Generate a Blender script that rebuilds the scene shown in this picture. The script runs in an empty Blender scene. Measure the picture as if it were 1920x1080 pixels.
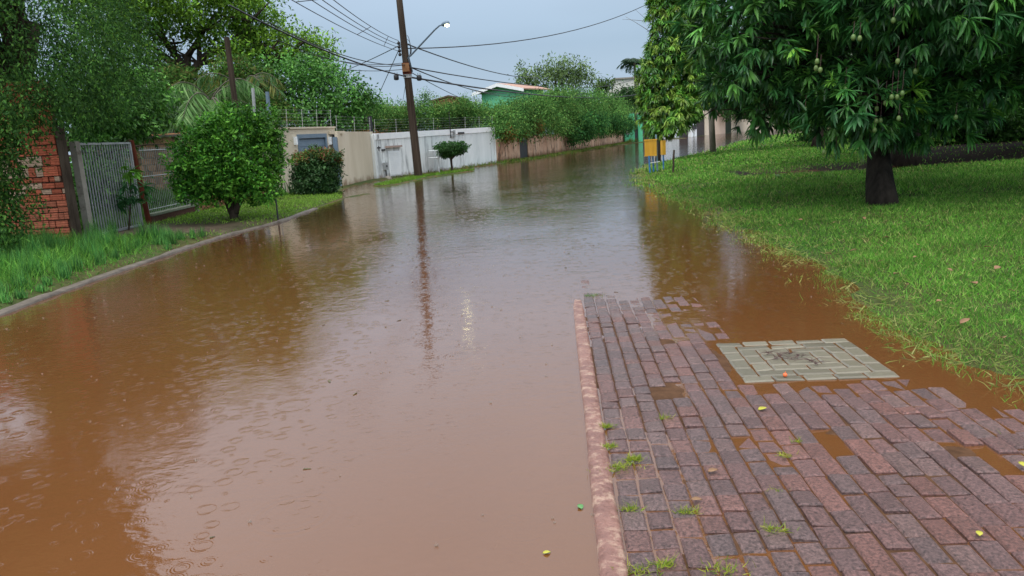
import bpy, math, random
import numpy as np
from mathutils import Vector, Matrix
R = math.radians
random.seed(7)
rng = np.random.default_rng(11)
scene = bpy.context.scene
col = scene.collection

# ------------------------------------------------------------------ camera
FPX, HC = 1420.0, 1.55
PITCH = math.atan(285*math.cos(.06)/FPX); ROLL = -.06
cam = bpy.data.cameras.new('camera'); cam.sensor_width = 36; cam.lens = FPX/1920*36
cam.clip_start = .05; cam.clip_end = 3000
camo = bpy.data.objects.new('camera', cam); col.objects.link(camo)
camo.matrix_world = Matrix.Translation((0, 0, HC)) @ Matrix.Rotation(math.pi/2-PITCH, 4, 'X') @ Matrix.Rotation(ROLL, 4, 'Z')
scene.camera = camo
# ------------------------------------------------------------------ world
world = bpy.data.worlds.new('World'); scene.world = world; world.use_nodes = True
nt = world.node_tree; nt.nodes.clear(); L = nt.links.new
sky = nt.nodes.new('ShaderNodeTexSky'); sky.sky_type = 'NISHITA'; sky.sun_disc = False
SUN_EL, SUN_AZ = R(58), R(200)
sky.sun_elevation = SUN_EL; sky.sun_rotation = SUN_AZ; sky.dust_density = 3; sky.air_density = 1.5
tc = nt.nodes.new('ShaderNodeTexCoord'); sep = nt.nodes.new('ShaderNodeSeparateXYZ'); L(tc.outputs['Generated'], sep.inputs[0])
ramp = nt.nodes.new('ShaderNodeValToRGB'); L(sep.outputs['Z'], ramp.inputs[0])
e = ramp.color_ramp.elements
e[0].position = 0.0; e[0].color = (3.8, 4.9, 6.2, 1)
e[1].position = .11; e[1].color = (2.9, 3.95, 5.2, 1)
for p, c in ((.18, (3.5, 4.5, 5.8, 1)), (.24, (5.4, 6.4, 7.8, 1)), (.36, (7.4, 8.3, 9.5, 1)), (.60, (12.5, 13.3, 14.4, 1)), (1, (17, 17.4, 18, 1))):
    k = e.new(p); k.color = c
nz = nt.nodes.new('ShaderNodeTexNoise'); nz.inputs['Scale'].default_value = 1.6; nz.inputs['Detail'].default_value = 4
mp = nt.nodes.new('ShaderNodeMapping'); mp.inputs['Scale'].default_value = (1, 1, 3); L(tc.outputs['Generated'], mp.inputs[0]); L(mp.outputs[0], nz.inputs['Vector'])
mr = nt.nodes.new('ShaderNodeMapRange'); mr.inputs['From Min'].default_value = .3; mr.inputs['From Max'].default_value = .7
mr.inputs['To Min'].default_value = .90; mr.inputs['To Max'].default_value = 1.08; L(nz.outputs['Fac'], mr.inputs[0])
mul = nt.nodes.new('ShaderNodeVectorMath'); mul.operation = 'SCALE'; L(ramp.outputs[0], mul.inputs[0]); L(mr.outputs[0], mul.inputs['Scale'])
mx = nt.nodes.new('ShaderNodeMix'); mx.data_type = 'RGBA'; mx.inputs[0].default_value = .88
L(sky.outputs[0], mx.inputs[6]); L(mul.outputs[0], mx.inputs[7])
bg = nt.nodes.new('ShaderNodeBackground'); bg.inputs['Strength'].default_value = .1
wo = nt.nodes.new('ShaderNodeOutputWorld'); L(mx.outputs[2], bg.inputs[0]); L(bg.outputs[0], wo.inputs[0])
sun = bpy.data.lights.new('sun', 'SUN'); sun.energy = 1.5; sun.angle = R(35); sun.color = (1, .96, .9)
suno = bpy.data.objects.new('sun', sun); col.objects.link(suno)
sd = Vector((math.sin(SUN_AZ)*math.cos(SUN_EL), math.cos(SUN_AZ)*math.cos(SUN_EL), math.sin(SUN_EL)))
suno.rotation_euler = sd.to_track_quat('Z', 'Y').to_euler()
scene.view_settings.view_transform = 'Standard'; scene.view_settings.look = 'None'
scene.view_settings.exposure = 0.44; scene.view_settings.gamma = 1
scene.render.engine = 'CYCLES'
scene.cycles.max_bounces = 8; scene.cycles.transparent_max_bounces = 16; scene.cycles.diffuse_bounces = 4

# ------------------------------------------------------------------ photo pixel -> place
def ray(px, py):
    v = ((px-960)/FPX, -(py-540)/FPX, -1.0)
    c, s = math.cos(ROLL), math.sin(ROLL); v = (c*v[0]-s*v[1], s*v[0]+c*v[1], v[2])
    a = math.pi/2-PITCH; c, s = math.cos(a), math.sin(a)
    return (v[0], c*v[1]-s*v[2], s*v[1]+c*v[2])
def G(px, py, z=0.0):
    r = ray(px, py); t = (z-HC)/r[2]; return np.array([r[0]*t, r[1]*t, z])
def at(px, py, Y):
    r = ray(px, py); t = Y/r[1]; return np.array([r[0]*t, Y, HC+r[2]*t])

# ------------------------------------------------------------------ materials
def mat(name, c1, c2=None, scale=3, rough=.7, stretch=(1, 1, 1), c3=None, s3=12, t3=.6, bump=.0, bscale=40, spec=None, emit=None, metallic=0, sharp=.15, detail=5, mud=0):
    m = bpy.data.materials.new(name); m.use_nodes = True; n = m.node_tree.nodes; l = m.node_tree.links.new
    b = n['Principled BSDF']; b.inputs['Roughness'].default_value = rough; b.inputs['Specular IOR Level'].default_value = spec if spec is not None else (.08 if rough > .72 else .4)
    b.inputs['Metallic'].default_value = metallic
    t = n.new('ShaderNodeTexCoord'); mp = n.new('ShaderNodeMapping'); l(t.outputs['Object'], mp.inputs[0]); mp.inputs['Scale'].default_value = stretch
    cur = None
    if c2 is not None:
        nz = n.new('ShaderNodeTexNoise'); nz.inputs['Scale'].default_value = scale; nz.inputs['Detail'].default_value = detail; nz.inputs['Roughness'].default_value = .65
        l(mp.outputs[0], nz.inputs['Vector'])
        r = n.new('ShaderNodeMapRange'); r.inputs['From Min'].default_value = .5-sharp; r.inputs['From Max'].default_value = .5+sharp; l(nz.outputs['Fac'], r.inputs[0])
        x = n.new('ShaderNodeMix'); x.data_type = 'RGBA'; l(r.outputs[0], x.inputs[0]); x.inputs[6].default_value = (*c1, 1); x.inputs[7].default_value = (*c2, 1); cur = x.outputs[2]
        if c3 is not None:
            nz = n.new('ShaderNodeTexNoise'); nz.inputs['Scale'].default_value = s3; nz.inputs['Detail'].default_value = 6; nz.inputs['Roughness'].default_value = .7; l(mp.outputs[0], nz.inputs['Vector'])
            r = n.new('ShaderNodeMapRange'); r.inputs['From Min'].default_value = t3-.06; r.inputs['From Max'].default_value = t3+.06; l(nz.outputs['Fac'], r.inputs[0])
            y = n.new('ShaderNodeMix'); y.data_type = 'RGBA'; l(r.outputs[0], y.inputs[0]); l(cur, y.inputs[6]); y.inputs[7].default_value = (*c3, 1); cur = y.outputs[2]
        if mud:
            sz = n.new('ShaderNodeSeparateXYZ'); l(t.outputs['Object'], sz.inputs[0]); nm = n.new('ShaderNodeTexNoise'); nm.inputs['Scale'].default_value = 3; nm.inputs['Detail'].default_value = 6; l(t.outputs['Object'], nm.inputs['Vector'])
            ad = n.new('ShaderNodeMath'); ad.operation = 'MULTIPLY_ADD'; l(nm.outputs['Fac'], ad.inputs[0]); ad.inputs[1].default_value = -.8; l(sz.outputs['Z'], ad.inputs[2])
            rm = n.new('ShaderNodeMapRange'); rm.inputs['From Min'].default_value = mud-.4; rm.inputs['From Max'].default_value = mud-.75; l(ad.outputs[0], rm.inputs[0])
            ym = n.new('ShaderNodeMix'); ym.data_type = 'RGBA'; l(rm.outputs[0], ym.inputs[0]); l(cur, ym.inputs[6]); ym.inputs[7].default_value = (.17, .095, .05, 1); cur = ym.outputs[2]
        l(cur, b.inputs['Base Color'])
    else: b.inputs['Base Color'].default_value = (*c1, 1)
    if bump:
        nz = n.new('ShaderNodeTexNoise'); nz.inputs['Scale'].default_value = bscale; nz.inputs['Detail'].default_value = 6; l(mp.outputs[0], nz.inputs['Vector'])
        bp = n.new('ShaderNodeBump'); bp.inputs['Strength'].default_value = bump; bp.inputs['Distance'].default_value = .02; l(nz.outputs['Fac'], bp.inputs['Height']); l(bp.outputs[0], b.inputs['Normal'])
    if emit: b.inputs['Emission Color'].default_value = (*emit[0], 1); b.inputs['Emission Strength'].default_value = emit[1]
    return m
def colmat(name, rough=.5, trans=.25, spec=.4, noise=0, nscale=60, bump=0):
    m = bpy.data.materials.new(name); m.use_nodes = True; n = m.node_tree.nodes; l = m.node_tree.links.new
    b = n['Principled BSDF']; a = n.new('ShaderNodeAttribute'); a.attribute_name = 'Col'; src = a.outputs['Color']
    t = n.new('ShaderNodeTexCoord')
    if noise:
        nz = n.new('ShaderNodeTexNoise'); nz.inputs['Scale'].default_value = nscale; nz.inputs['Detail'].default_value = 6; nz.inputs['Roughness'].default_value = .75; l(t.outputs['Object'], nz.inputs['Vector'])
        r = n.new('ShaderNodeMapRange'); r.inputs['From Min'].default_value = .35; r.inputs['From Max'].default_value = .65; r.inputs['To Min'].default_value = 1-noise; r.inputs['To Max'].default_value = 1+noise; l(nz.outputs['Fac'], r.inputs[0])
        v = n.new('ShaderNodeVectorMath'); v.operation = 'SCALE'; l(src, v.inputs[0]); l(r.outputs[0], v.inputs['Scale']); src = v.outputs[0]
        if bump:
            bp = n.new('ShaderNodeBump'); bp.inputs['Strength'].default_value = bump; bp.inputs['Distance'].default_value = .01; l(nz.outputs['Fac'], bp.inputs['Height']); l(bp.outputs[0], b.inputs['Normal'])
    l(src, b.inputs['Base Color']); b.inputs['Roughness'].default_value = rough; b.inputs['Specular IOR Level'].default_value = spec
    if trans:
        tr = n.new('ShaderNodeBsdfTranslucent'); l(src, tr.inputs['Color']); ms = n.new('ShaderNodeMixShader'); ms.inputs[0].default_value = trans
        l(b.outputs[0], ms.inputs[1]); l(tr.outputs[0], ms.inputs[2]); l(ms.outputs[0], n['Material Output'].inputs[0])
    return m
M = {}
M['leaf'] = colmat('leaf', .45, .28, .22)
M['leaf_far'] = colmat('leaf_dull', .6, .3, .06)
M['leaf_gloss'] = colmat('glossy_leaf', .36, .22, .38)
M['grass'] = colmat('grass_blade', .5, .35, .12)
M['bark'] = mat('bark', (.035, .026, .02), (.085, .065, .05), 6, .9, (1, 1, .25), bump=.9, bscale=14)
M['bark_black'] = mat('wet_black_bark', (.016, .013, .011), (.045, .037, .030), 7, .8, (1, 1, .25), bump=.9, bscale=14)
M['bark_grey'] = mat('bark_grey', (.09, .085, .07), (.17, .15, .12), 6, .9, (1, 1, .3), bump=.7, bscale=14)
M['pole_wood'] = mat('pole_wood', (.030, .022, .017), (.070, .053, .040), 5, .85, (3, 3, .15), bump=.6, bscale=10)
M['cream'] = mat('cream_paint', (.50, .44, .33), (.60, .54, .43), 1.2, .8, (1, 1, .25), c3=(.36, .31, .23), s3=2.5, t3=.66, mud=.30)
M['white_wall'] = mat('white_paint', (.62, .66, .66), (.76, .80, .80), 1.4, .75, (1, 1, .15), c3=(.36, .39, .40), s3=3.2, t3=.57, mud=.22)
M['white_clean'] = mat('white_band', (.74, .78, .80), (.82, .85, .86), 3, .7)
M['white_metal'] = mat('white_sheet', (.60, .66, .67), (.72, .77, .78), 1.2, .5, (1, 1, .08), c3=(.38, .42, .44), s3=2.2, t3=.62, mud=.2)
M['pink_wall'] = mat('stained_render', (.62, .45, .33), (.44, .25, .16), 1.5, .9, (1, 1, .5), c3=(.10, .07, .05), s3=2.0, t3=.58, mud=.4, bump=.4, bscale=8)
M['green_paint'] = mat('green_paint', (.07, .40, .20), (.10, .50, .27), 2, .6, (1, 1, .3), c3=(.04, .20, .12), s3=3, t3=.64)
M['green_house'] = mat('green_house_paint', (.12, .48, .26), (.15, .54, .30), 1, .7)
M['steel_blue'] = mat('steel_blue_paint', (.13, .19, .25), (.16, .22, .29), 2, .45)
M['dark_steel'] = mat('dark_steel', (.016, .018, .021), (.03, .03, .033), 3, .6)
M['grey_metal'] = mat('galvanised', (.24, .26, .27), (.36, .38, .38), 5, .5, c3=(.16, .11, .08), s3=9, t3=.66)
M['rust'] = mat('rusty_steel', (.075, .020, .013), (.15, .042, .024), 7, .85, (1, 1, .4), bump=.3)
M['wire'] = mat('black_wire', (.02, .022, .026), None, rough=.6)
M['porcelain'] = mat('white_insulator', (.42, .43, .42), None, rough=.4)
M['concrete'] = mat('concrete', (.22, .20, .175), (.32, .30, .26), 4, .85, c3=(.12, .10, .08), s3=5, t3=.62, bump=.3)
M['roof_dark'] = mat('dark_roof', (.06, .06, .06), (.10, .10, .10), 2, .8)
M['tile_roof'] = mat('tile_roof', (.34, .20, .15), (.46, .30, .24), 6, .8)
M['brown_roof'] = mat('brown_roof', (.10, .07, .055), (.16, .11, .08), 3, .85)
M['brick_plain'] = mat('raw_brick', (.36, .15, .08), (.45, .21, .12), 3, .85)
M['glass_dark'] = mat('dark_glass', (.02, .03, .04), None, rough=.1)
M['car_red'] = mat('red_car_paint', (.32, .02, .02), None, rough=.2)
M['tyre'] = mat('tyre', (.02, .02, .02), None, rough=.9)
M['chrome'] = mat('rim', (.5, .5, .5), None, rough=.3, metallic=1)
M['yellow'] = mat('yellow_plastic', (.46, .25, .015), (.60, .34, .03), 5, .5, (1, 1, .15), c3=(.30, .15, .02), s3=4, t3=.6)
M['blue'] = mat('blue_paint', (.02, .12, .33), (.05, .22, .45), 5, .45)
M['bluegrey'] = mat('blue_grey_tube', (.16, .26, .33), None, rough=.4)
M['lamp'] = mat('lit_lamp', (1, .95, .7), None, emit=((1, .90, .45), 15))
M['fruit'] = mat('mango_skin', (.10, .18, .05), (.16, .23, .07), 3, .4)
M['berry'] = mat('orange_fruit', (.75, .16, .05), None, rough=.35)
M['leaf_yellow'] = mat('yellow_leaf', (.42, .40, .05), None, rough=.45)
M['leaf_green'] = mat('fallen_green_leaf', (.10, .25, .08), None, rough=.45)
M['leaf_dry'] = mat('dry_leaf', (.20, .11, .055), (.32, .19, .10), 9, .6)
M['twig'] = mat('wet_twig', (.06, .03, .03), (.10, .05, .045), 9, .6)
M['kerb_red'] = mat('worn_red_kerb', (.17, .085, .07), (.27, .14, .11), 7, .5, c3=(.36, .24, .18), s3=14, t3=.57, bump=.8, bscale=30)
M['kerb_grey'] = mat('kerb_grey', (.085, .070, .055), (.15, .125, .10), 6, .7, bump=.6, bscale=12)

# brick with ridges
def brickmat():
    m = colmat('hollow_clay_block', .85, 0, .3, .28, 16, .3); n = m.node_tree.nodes; l = m.node_tree.links.new
    t = n.new('ShaderNodeTexCoord'); w = n.new('ShaderNodeTexWave'); w.wave_type = 'BANDS'; w.bands_direction = 'Z'; w.inputs['Scale'].default_value = 7.5; w.inputs['Distortion'].default_value = .3
    l(t.outputs['Object'], w.inputs['Vector'])
    bp = n.new('ShaderNodeBump'); bp.inputs['Strength'].default_value = .35; bp.inputs['Distance'].default_value = .012; l(w.outputs['Fac'], bp.inputs['Height']); l(bp.outputs[0], n['Principled BSDF'].inputs['Normal'])
    return m
M['block'] = brickmat()
M['ground'] = colmat('soil', .8, 0, .06, .35, 9, .4)
M['paver'] = colmat('wet_paver', .34, 0, .5, .75, 75, .9)
M['paver_light'] = colmat('wet_light_paver', .34, 0, .5, .13, 60, .3)

def watermat():
    m = bpy.data.materials.new('muddy_water'); m.use_nodes = True; n = m.node_tree.nodes; l = m.node_tree.links.new; n.clear()
    out = n.new('ShaderNodeOutputMaterial'); t = n.new('ShaderNodeTexCoord')
    def noise(s, d, st=(1, 1, 1)):
        mp = n.new('ShaderNodeMapping'); mp.inputs['Scale'].default_value = st; l(t.outputs['Object'], mp.inputs[0])
        x = n.new('ShaderNodeTexNoise'); x.inputs['Scale'].default_value = s; x.inputs['Detail'].default_value = d; l(mp.outputs[0], x.inputs['Vector']); return x.outputs['Fac']
    def math_(op, a, b=None, c=None):
        x = n.new('ShaderNodeMath'); x.operation = op
        for i, v in enumerate((a, b, c)):
            if v is None: continue
            if isinstance(v, (int, float)): x.inputs[i].default_value = v
            else: l(v, x.inputs[i])
        return x.outputs[0]
    def rings(scale, k, seed, fall, frac):
        mp = n.new('ShaderNodeMapping'); mp.inputs['Location'].default_value = (seed, seed*1.7, 0); l(t.outputs['Object'], mp.inputs[0])
        v = n.new('ShaderNodeTexVoronoi'); v.voronoi_dimensions = '2D'; v.feature = 'F1'; v.inputs['Scale'].default_value = scale; l(mp.outputs[0], v.inputs['Vector'])
        sp = n.new('ShaderNodeSeparateColor'); l(v.outputs['Color'], sp.inputs[0])
        d = v.outputs['Distance']; rad = math_('MULTIPLY', sp.outputs[0], .38)            # current ring radius
        w = math_('SINE', math_('MULTIPLY', math_('SUBTRACT', d, rad), k))
        env = math_('EXPONENT', math_('MULTIPLY', math_('ABSOLUTE', math_('SUBTRACT', d, rad)), -fall))
        on = math_('LESS_THAN', sp.outputs[1], frac)
        return math_('MULTIPLY', math_('MULTIPLY', w, env), on)
    h = math_('MULTIPLY', noise(5, 3), .007)
    h = math_('ADD', h, math_('MULTIPLY', noise(17, 3, (1, 1.3, 1)), .0026))
    patch = noise(.35, 2)
    pm = n.new('ShaderNodeMapRange'); pm.inputs['From Min'].default_value = .40; pm.inputs['From Max'].default_value = .62; pm.inputs['To Min'].default_value = .25; l(patch, pm.inputs[0])
    h = math_('MULTIPLY', h, pm.outputs[0])
    sy = n.new('ShaderNodeSeparateXYZ'); l(t.outputs['Object'], sy.inputs[0])
    wm = n.new('ShaderNodeMapRange'); wm.inputs['From Min'].default_value = 12; wm.inputs['From Max'].default_value = 34; l(sy.outputs['Y'], wm.inputs[0])
    wx = n.new('ShaderNodeMapRange'); wx.inputs['From Min'].default_value = -5; wx.inputs['From Max'].default_value = 1; wx.inputs['To Min'].default_value = .25; l(sy.outputs['X'], wx.inputs[0])
    h = math_('ADD', h, math_('MULTIPLY', math_('MULTIPLY', noise(2.6, 3), .022), math_('MULTIPLY', wm.outputs[0], wx.outputs[0])))
    rg = math_('MULTIPLY', rings(3.6, 70, 0, 20, .35), .00042)
    rg = math_('ADD', rg, math_('MULTIPLY', rings(8.5, 55, 5.3, 12, .6), .00042))
    rg = math_('ADD', rg, math_('MULTIPLY', rings(1.3, 110, 9.1, 20, .10), .0007))
    h = math_('ADD', h, rg)
    bp = n.new('ShaderNodeBump'); bp.inputs['Strength'].default_value = 1; bp.inputs['Distance'].default_value = .8; l(h, bp.inputs['Height'])
    cm = n.new('ShaderNodeMix'); cm.data_type = 'RGBA'; cm.inputs[6].default_value = (.145, .055, .016, 1); cm.inputs[7].default_value = (.208, .087, .033, 1); l(noise(.55, 6, (1, .35, 1)), cm.inputs[0])
    dif = n.new('ShaderNodeBsdfDiffuse'); l(cm.outputs[2], dif.inputs[0])
    tr = n.new('ShaderNodeBsdfTransparent'); tr.inputs[0].default_value = (.85, .6, .4, 1)
    ms = n.new('ShaderNodeMixShader'); ms.inputs[0].default_value = .22; l(dif.outputs[0], ms.inputs[1]); l(tr.outputs[0], ms.inputs[2])
    gl = n.new('ShaderNodeBsdfGlossy'); gl.inputs['Roughness'].default_value = .07; l(bp.outputs[0], gl.inputs['Normal'])
    fr = n.new('ShaderNodeFresnel'); fr.inputs[0].default_value = 1.6; l(bp.outputs[0], fr.inputs['Normal'])
    m2 = n.new('ShaderNodeMixShader'); l(math_('MINIMUM', math_('MULTIPLY', fr.outputs[0], 1.32), .93), m2.inputs[0]); l(ms.outputs[0], m2.inputs[1]); l(gl.outputs[0], m2.inputs[2]); l(m2.outputs[0], out.inputs[0])
    return m
M['water'] = watermat()

# ------------------------------------------------------------------ helpers
def tag(o, label=None, cat=None, group=None, kind=None):
    if label: o['label'] = label
    if cat: o['category'] = cat
    if group: o['group'] = group
    if kind: o['kind'] = kind
    return o
def thing(name, loc, label, cat, group=None):
    o = bpy.data.objects.new(name, None); col.objects.link(o); o.location = tuple(float(v) for v in loc); o.empty_display_size = .2
    return tag(o, label, cat, group)
def wloc(o):
    v = Vector((0, 0, 0))
    while o: v += o.location; o = o.parent
    return v
def link_mesh(name, me, material, parent=None):
    o = bpy.data.objects.new(name, me); col.objects.link(o); me.materials.append(material)
    if parent is not None: o.parent = parent
    return o
def np_mesh(name, V, Q, material, parent=None, C=None, smooth=False, origin=None):
    """V (n,3) world coords, Q list of (m,k) index arrays"""
    V = np.asarray(V, float)
    off = np.array(wloc(parent)) if parent is not None else (np.array(origin) if origin is not None else np.zeros(3))
    me = bpy.data.meshes.new(name); V = V-off
    if not isinstance(Q, list): Q = [Q]
    Q = [np.asarray(q, np.int32) for q in Q if len(q)]
    loops = np.concatenate([q.ravel() for q in Q]); tot = np.concatenate([np.full(len(q), q.shape[1], np.int32) for q in Q])
    st = np.concatenate([[0], np.cumsum(tot)[:-1]]).astype(np.int32)
    me.vertices.add(len(V)); me.vertices.foreach_set('co', V.astype(np.float32).ravel())
    me.loops.add(len(loops)); me.loops.foreach_set('vertex_index', loops)
    me.polygons.add(len(tot)); me.polygons.foreach_set('loop_start', st); me.polygons.foreach_set('loop_total', tot)
    if smooth: me.polygons.foreach_set('use_smooth', np.ones(len(tot), bool))
    if C is not None:
        a = me.color_attributes.new('Col', 'FLOAT_COLOR', 'POINT'); c4 = np.ones((len(V), 4), np.float32); c4[:, :3] = C; a.data.foreach_set('color', c4.ravel())
    me.update(calc_edges=True)
    o = link_mesh(name, me, material, parent)
    if parent is None and origin is not None: o.location = tuple(float(v) for v in origin)
    return o
class MB:
    def __init__(s): s.v = []; s.f = []; s.c = []
    def add(s, vs, fs, c=(1, 1, 1)):
        b = len(s.v); s.v += [tuple(map(float, v)) for v in vs]; s.f += [tuple(i+b for i in f) for f in fs]; s.c += [c]*len(vs); return s
    def hexa(s, p, c=(1, 1, 1)):     # 8 pts: bottom 4 ccw, top 4 ccw
        return s.add(p, [(3, 2, 1, 0), (4, 5, 6, 7), (0, 1, 5, 4), (1, 2, 6, 5), (2, 3, 7, 6), (3, 0, 4, 7)], c)
    def box(s, c, d, rz=0, col_=(1, 1, 1), tilt=0):
        x, y, z = d[0]/2, d[1]/2, d[2]/2; m = Matrix.Rotation(rz, 3, 'Z') @ Matrix.Rotation(tilt, 3, 'Y')
        return s.hexa([np.array(c)+np.array(m @ Vector(q)) for q in ((-x, -y, -z), (x, -y, -z), (x, y, -z), (-x, y, -z), (-x, -y, z), (x, -y, z), (x, y, z), (-x, y, z))], col_)
    def tube(s, pts, r, n=8, cap=True, c=(1, 1, 1)):
        pts = [Vector(tuple(map(float, p))) for p in pts]; k = len(pts)
        rs = r if hasattr(r, '__len__') else [r]*k
        vs = []; prev = None
        for i, p in enumerate(pts):
            d = (pts[min(i+1, k-1)]-pts[max(i-1, 0)]).normalized()
            if prev is None: a = Vector((0, 0, 1)) if abs(d.z) < .9 else Vector((1, 0, 0)); u = d.cross(a).normalized()
            else: u = (prev-d*prev.dot(d)).normalized()
            prev = u; w = d.cross(u)
            for j in range(n):
                t = 2*math.pi*j/n; vs.append(p+(u*math.cos(t)+w*math.sin(t))*rs[i])
        fs = [(i*n+j, i*n+(j+1) % n, (i+1)*n+(j+1) % n, (i+1)*n+j) for i in range(k-1) for j in range(n)]
        if cap: fs += [tuple(range(n-1, -1, -1)), tuple((k-1)*n+j for j in range(n))]
        return s.add(vs, fs, c)
    def ball(s, c, r, n=10, sq=(1, 1, 1), cc=(1, 1, 1)):
        vs = []; m = n//2
        for i in range(m+1):
            a = math.pi*i/m
            for j in range(n):
                b = 2*math.pi*j/n; vs.append((c[0]+r*sq[0]*math.sin(a)*math.cos(b), c[1]+r*sq[1]*math.sin(a)*math.sin(b), c[2]+r*sq[2]*math.cos(a)))
        return s.add(vs, [(i*n+j, (i+1)*n+j, (i+1)*n+(j+1) % n, i*n+(j+1) % n) for i in range(m) for j in range(n)], cc)
    def build(s, name, material, parent=None, smooth=False, colors=False, bevel=0, origin=None):
        off = np.array(wloc(parent)) if parent is not None else (np.array(origin) if origin is not None else np.zeros(3))
        me = bpy.data.meshes.new(name); me.from_pydata([tuple(np.array(v)-off) for v in s.v], [], s.f); me.update()
        if colors:
            a = me.color_attributes.new('Col', 'FLOAT_COLOR', 'POINT'); a.data.foreach_set('color', np.array([(*c, 1) for c in s.c], np.float32).ravel())
        if smooth: me.polygons.foreach_set('use_smooth', np.ones(len(me.polygons), bool))
        o = link_mesh(name, me, material, parent)
        if parent is None and origin is not None: o.location = tuple(float(v) for v in origin)
        if bevel:
            b = o.modifiers.new('bevel', 'BEVEL'); b.width = bevel; b.segments = 2; b.limit_method = 'ANGLE'
        return o
class Frame:
    """vertical plane along p0->p1; s along it, d out of it (to the right of p0->p1 when sgn=1), z up"""
    def __init__(f, p0, p1, sgn=1):
        f.p = np.array([p0[0], p0[1], 0.]); d = np.array([p1[0]-p0[0], p1[1]-p0[1], 0.]); f.len = np.linalg.norm(d); f.u = d/f.len
        f.n = np.array([f.u[1], -f.u[0], 0])*sgn
    def P(f, s, d, z): return f.p+f.u*s+f.n*d+np.array([0, 0, z])
    def box(f, mb, s0, s1, d0, d1, z0, z1, z0b=None, z1b=None, c=(1, 1, 1)):
        z0b = z0 if z0b is None else z0b; z1b = z1 if z1b is None else z1b
        return mb.hexa([f.P(s0, d1, z0), f.P(s1, d1, z0b), f.P(s1, d0, z0b), f.P(s0, d0, z0), f.P(s0, d1, z1), f.P(s1, d1, z1b), f.P(s1, d0, z1b), f.P(s0, d0, z1)], c)
    def hit(f, px, py, d=0):
        r = np.array(ray(px, py)); o = np.array([0, 0, HC]); q = f.p+f.n*d; t = np.dot(q-o, f.n)/np.dot(r, f.n); h = o+r*t
        return float(np.dot(h-f.p, f.u)), float(h[2])

# ------------------------------------------------------------------ water outline and terrain
shoreR = [(3.2, -6), (3.15, 1), (3.05, 2.6)] + [tuple(G(*p)[:2]) for p in [(1925, 725), (1840, 690), (1750, 640), (1690, 600), (1620, 560), (1560, 520), (1500, 480), (1400, 430), (1320, 390), (1260, 365), (1215, 340), (1203, 325), (1225, 308), (1260, 300), (1320, 287), (1400, 263), (1445, 253)]] + [(60, 130), (90, 190)]
shoreL = [(80, 190), (48, 146), (35.2, 123.5), (22.2, 95.0), (18.6, 90), (14.6, 85.2), (13.0, 80), (6.3, 62.0), (1.6, 48.9), (.5, 46.0), (-.35, 44.0), (-3.3, 38.6), (-4.9, 34.6), (-5.35, 33.0), (-5.95, 29.5), (-5.9, 27.6), (-5.4, 25.4), (-4.9, 22.9), (-5.0, 19.7), (-5.05, 16.5), (-5.35, 15.0), (-5.5, 13.8), (-5.54, 12.7), (-5.58, 9.4), (-5.53, 8.0), (-5.5, 0), (-5.5, -6)]
WP = np.array(shoreR+shoreL)
def sdf(X, Y, P=WP, closed=True):
    """positive outside"""
    X = np.asarray(X, float); Y = np.asarray(Y, float); d = np.full(X.shape, 1e9); ins = np.zeros(X.shape, bool)
    n = len(P)
    for i in range(n if closed else n-1):
        a = P[i]; b = P[(i+1) % n]; e = b-a; t = np.clip(((X-a[0])*e[0]+(Y-a[1])*e[1])/(e@e), 0, 1)
        d = np.minimum(d, np.hypot(X-a[0]-t*e[0], Y-a[1]-t*e[1]))
        if closed: c = ((a[1] > Y) != (b[1] > Y)) & (X < e[0]*(Y-a[1])/(e[1] if e[1] else 1e-9)+a[0]); ins ^= c
    return np.where(ins, -d, d) if closed else d
_nt = rng.random((64, 64))
def vnoise(x, y, s):
    x = np.asarray(x)*s+1000; y = np.asarray(y)*s+1000; i = np.floor(x).astype(int); j = np.floor(y).astype(int); a = x-i; b = y-j
    a = a*a*(3-2*a); b = b*b*(3-2*b); g = lambda p, q: _nt[p % 64, q % 64]
    return g(i, j)*(1-a)*(1-b)+g(i+1, j)*a*(1-b)+g(i, j+1)*(1-a)*b+g(i+1, j+1)*a*b
island = np.array([G(722, 347)[:2], G(785, 333)[:2], G(850, 324)[:2], G(874, 321)[:2]])
islet = np.array([G(660, 369)[:2], G(685, 364)[:2]])
def terrain(X, Y):
    X = np.asarray(X, float); Y = np.asarray(Y, float)
    s = sdf(X, Y)+ (vnoise(X, Y, 1.6)-.5)*.45*(X > 0) + (vnoise(X, Y, 5)-.5)*.16*(X > 0)
    right = np.clip(.055*s, -.15, .11)+np.clip((s-3)*.012, 0, .25)
    left = np.clip(.3*s, -.15, .075)+np.clip((s-1)*.02, 0, .06)
    wr = (X > (Y-20)*.3+1)
    z = np.where(wr, right, left)+(vnoise(X, Y, .8)-.5)*.05*(s > .6)
    z = np.maximum(z, .035-np.clip(sdf(X, Y, island, False)-.42, 0, 1)*.3)*(1)
    z = np.maximum(z, .02-np.clip(sdf(X, Y, islet, False)-.10, 0, 1)*.3)
    # worn path with puddles behind the near lawn
    q = np.exp(-((Y-(21.6+.02*(X-9)))/1.3)**2)*(X > 7.0)*(X < 40)
    z = z-q*(.26+(vnoise(X, Y, .9)-.5)*.22)
    return z
def axis(a, b, step, ends):
    c = list(np.arange(a, b+1e-6, step)); s = step
    while c[-1] < ends[1]: s *= 1.18; c.append(c[-1]+s)
    s = step
    while c[0] > ends[0]: s *= 1.18; c.insert(0, c[0]-s)
    return np.array(c)
gx = axis(-10, 18, .2, (-900, 900)); gy = axis(-1, 34, .22, (-60, 1500))
GX, GY = np.meshgrid(gx, gy); GZ = terrain(GX, GY)
nx, ny = len(gx), len(gy)
V = np.stack([GX.ravel(), GY.ravel(), GZ.ravel()], 1)
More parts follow.
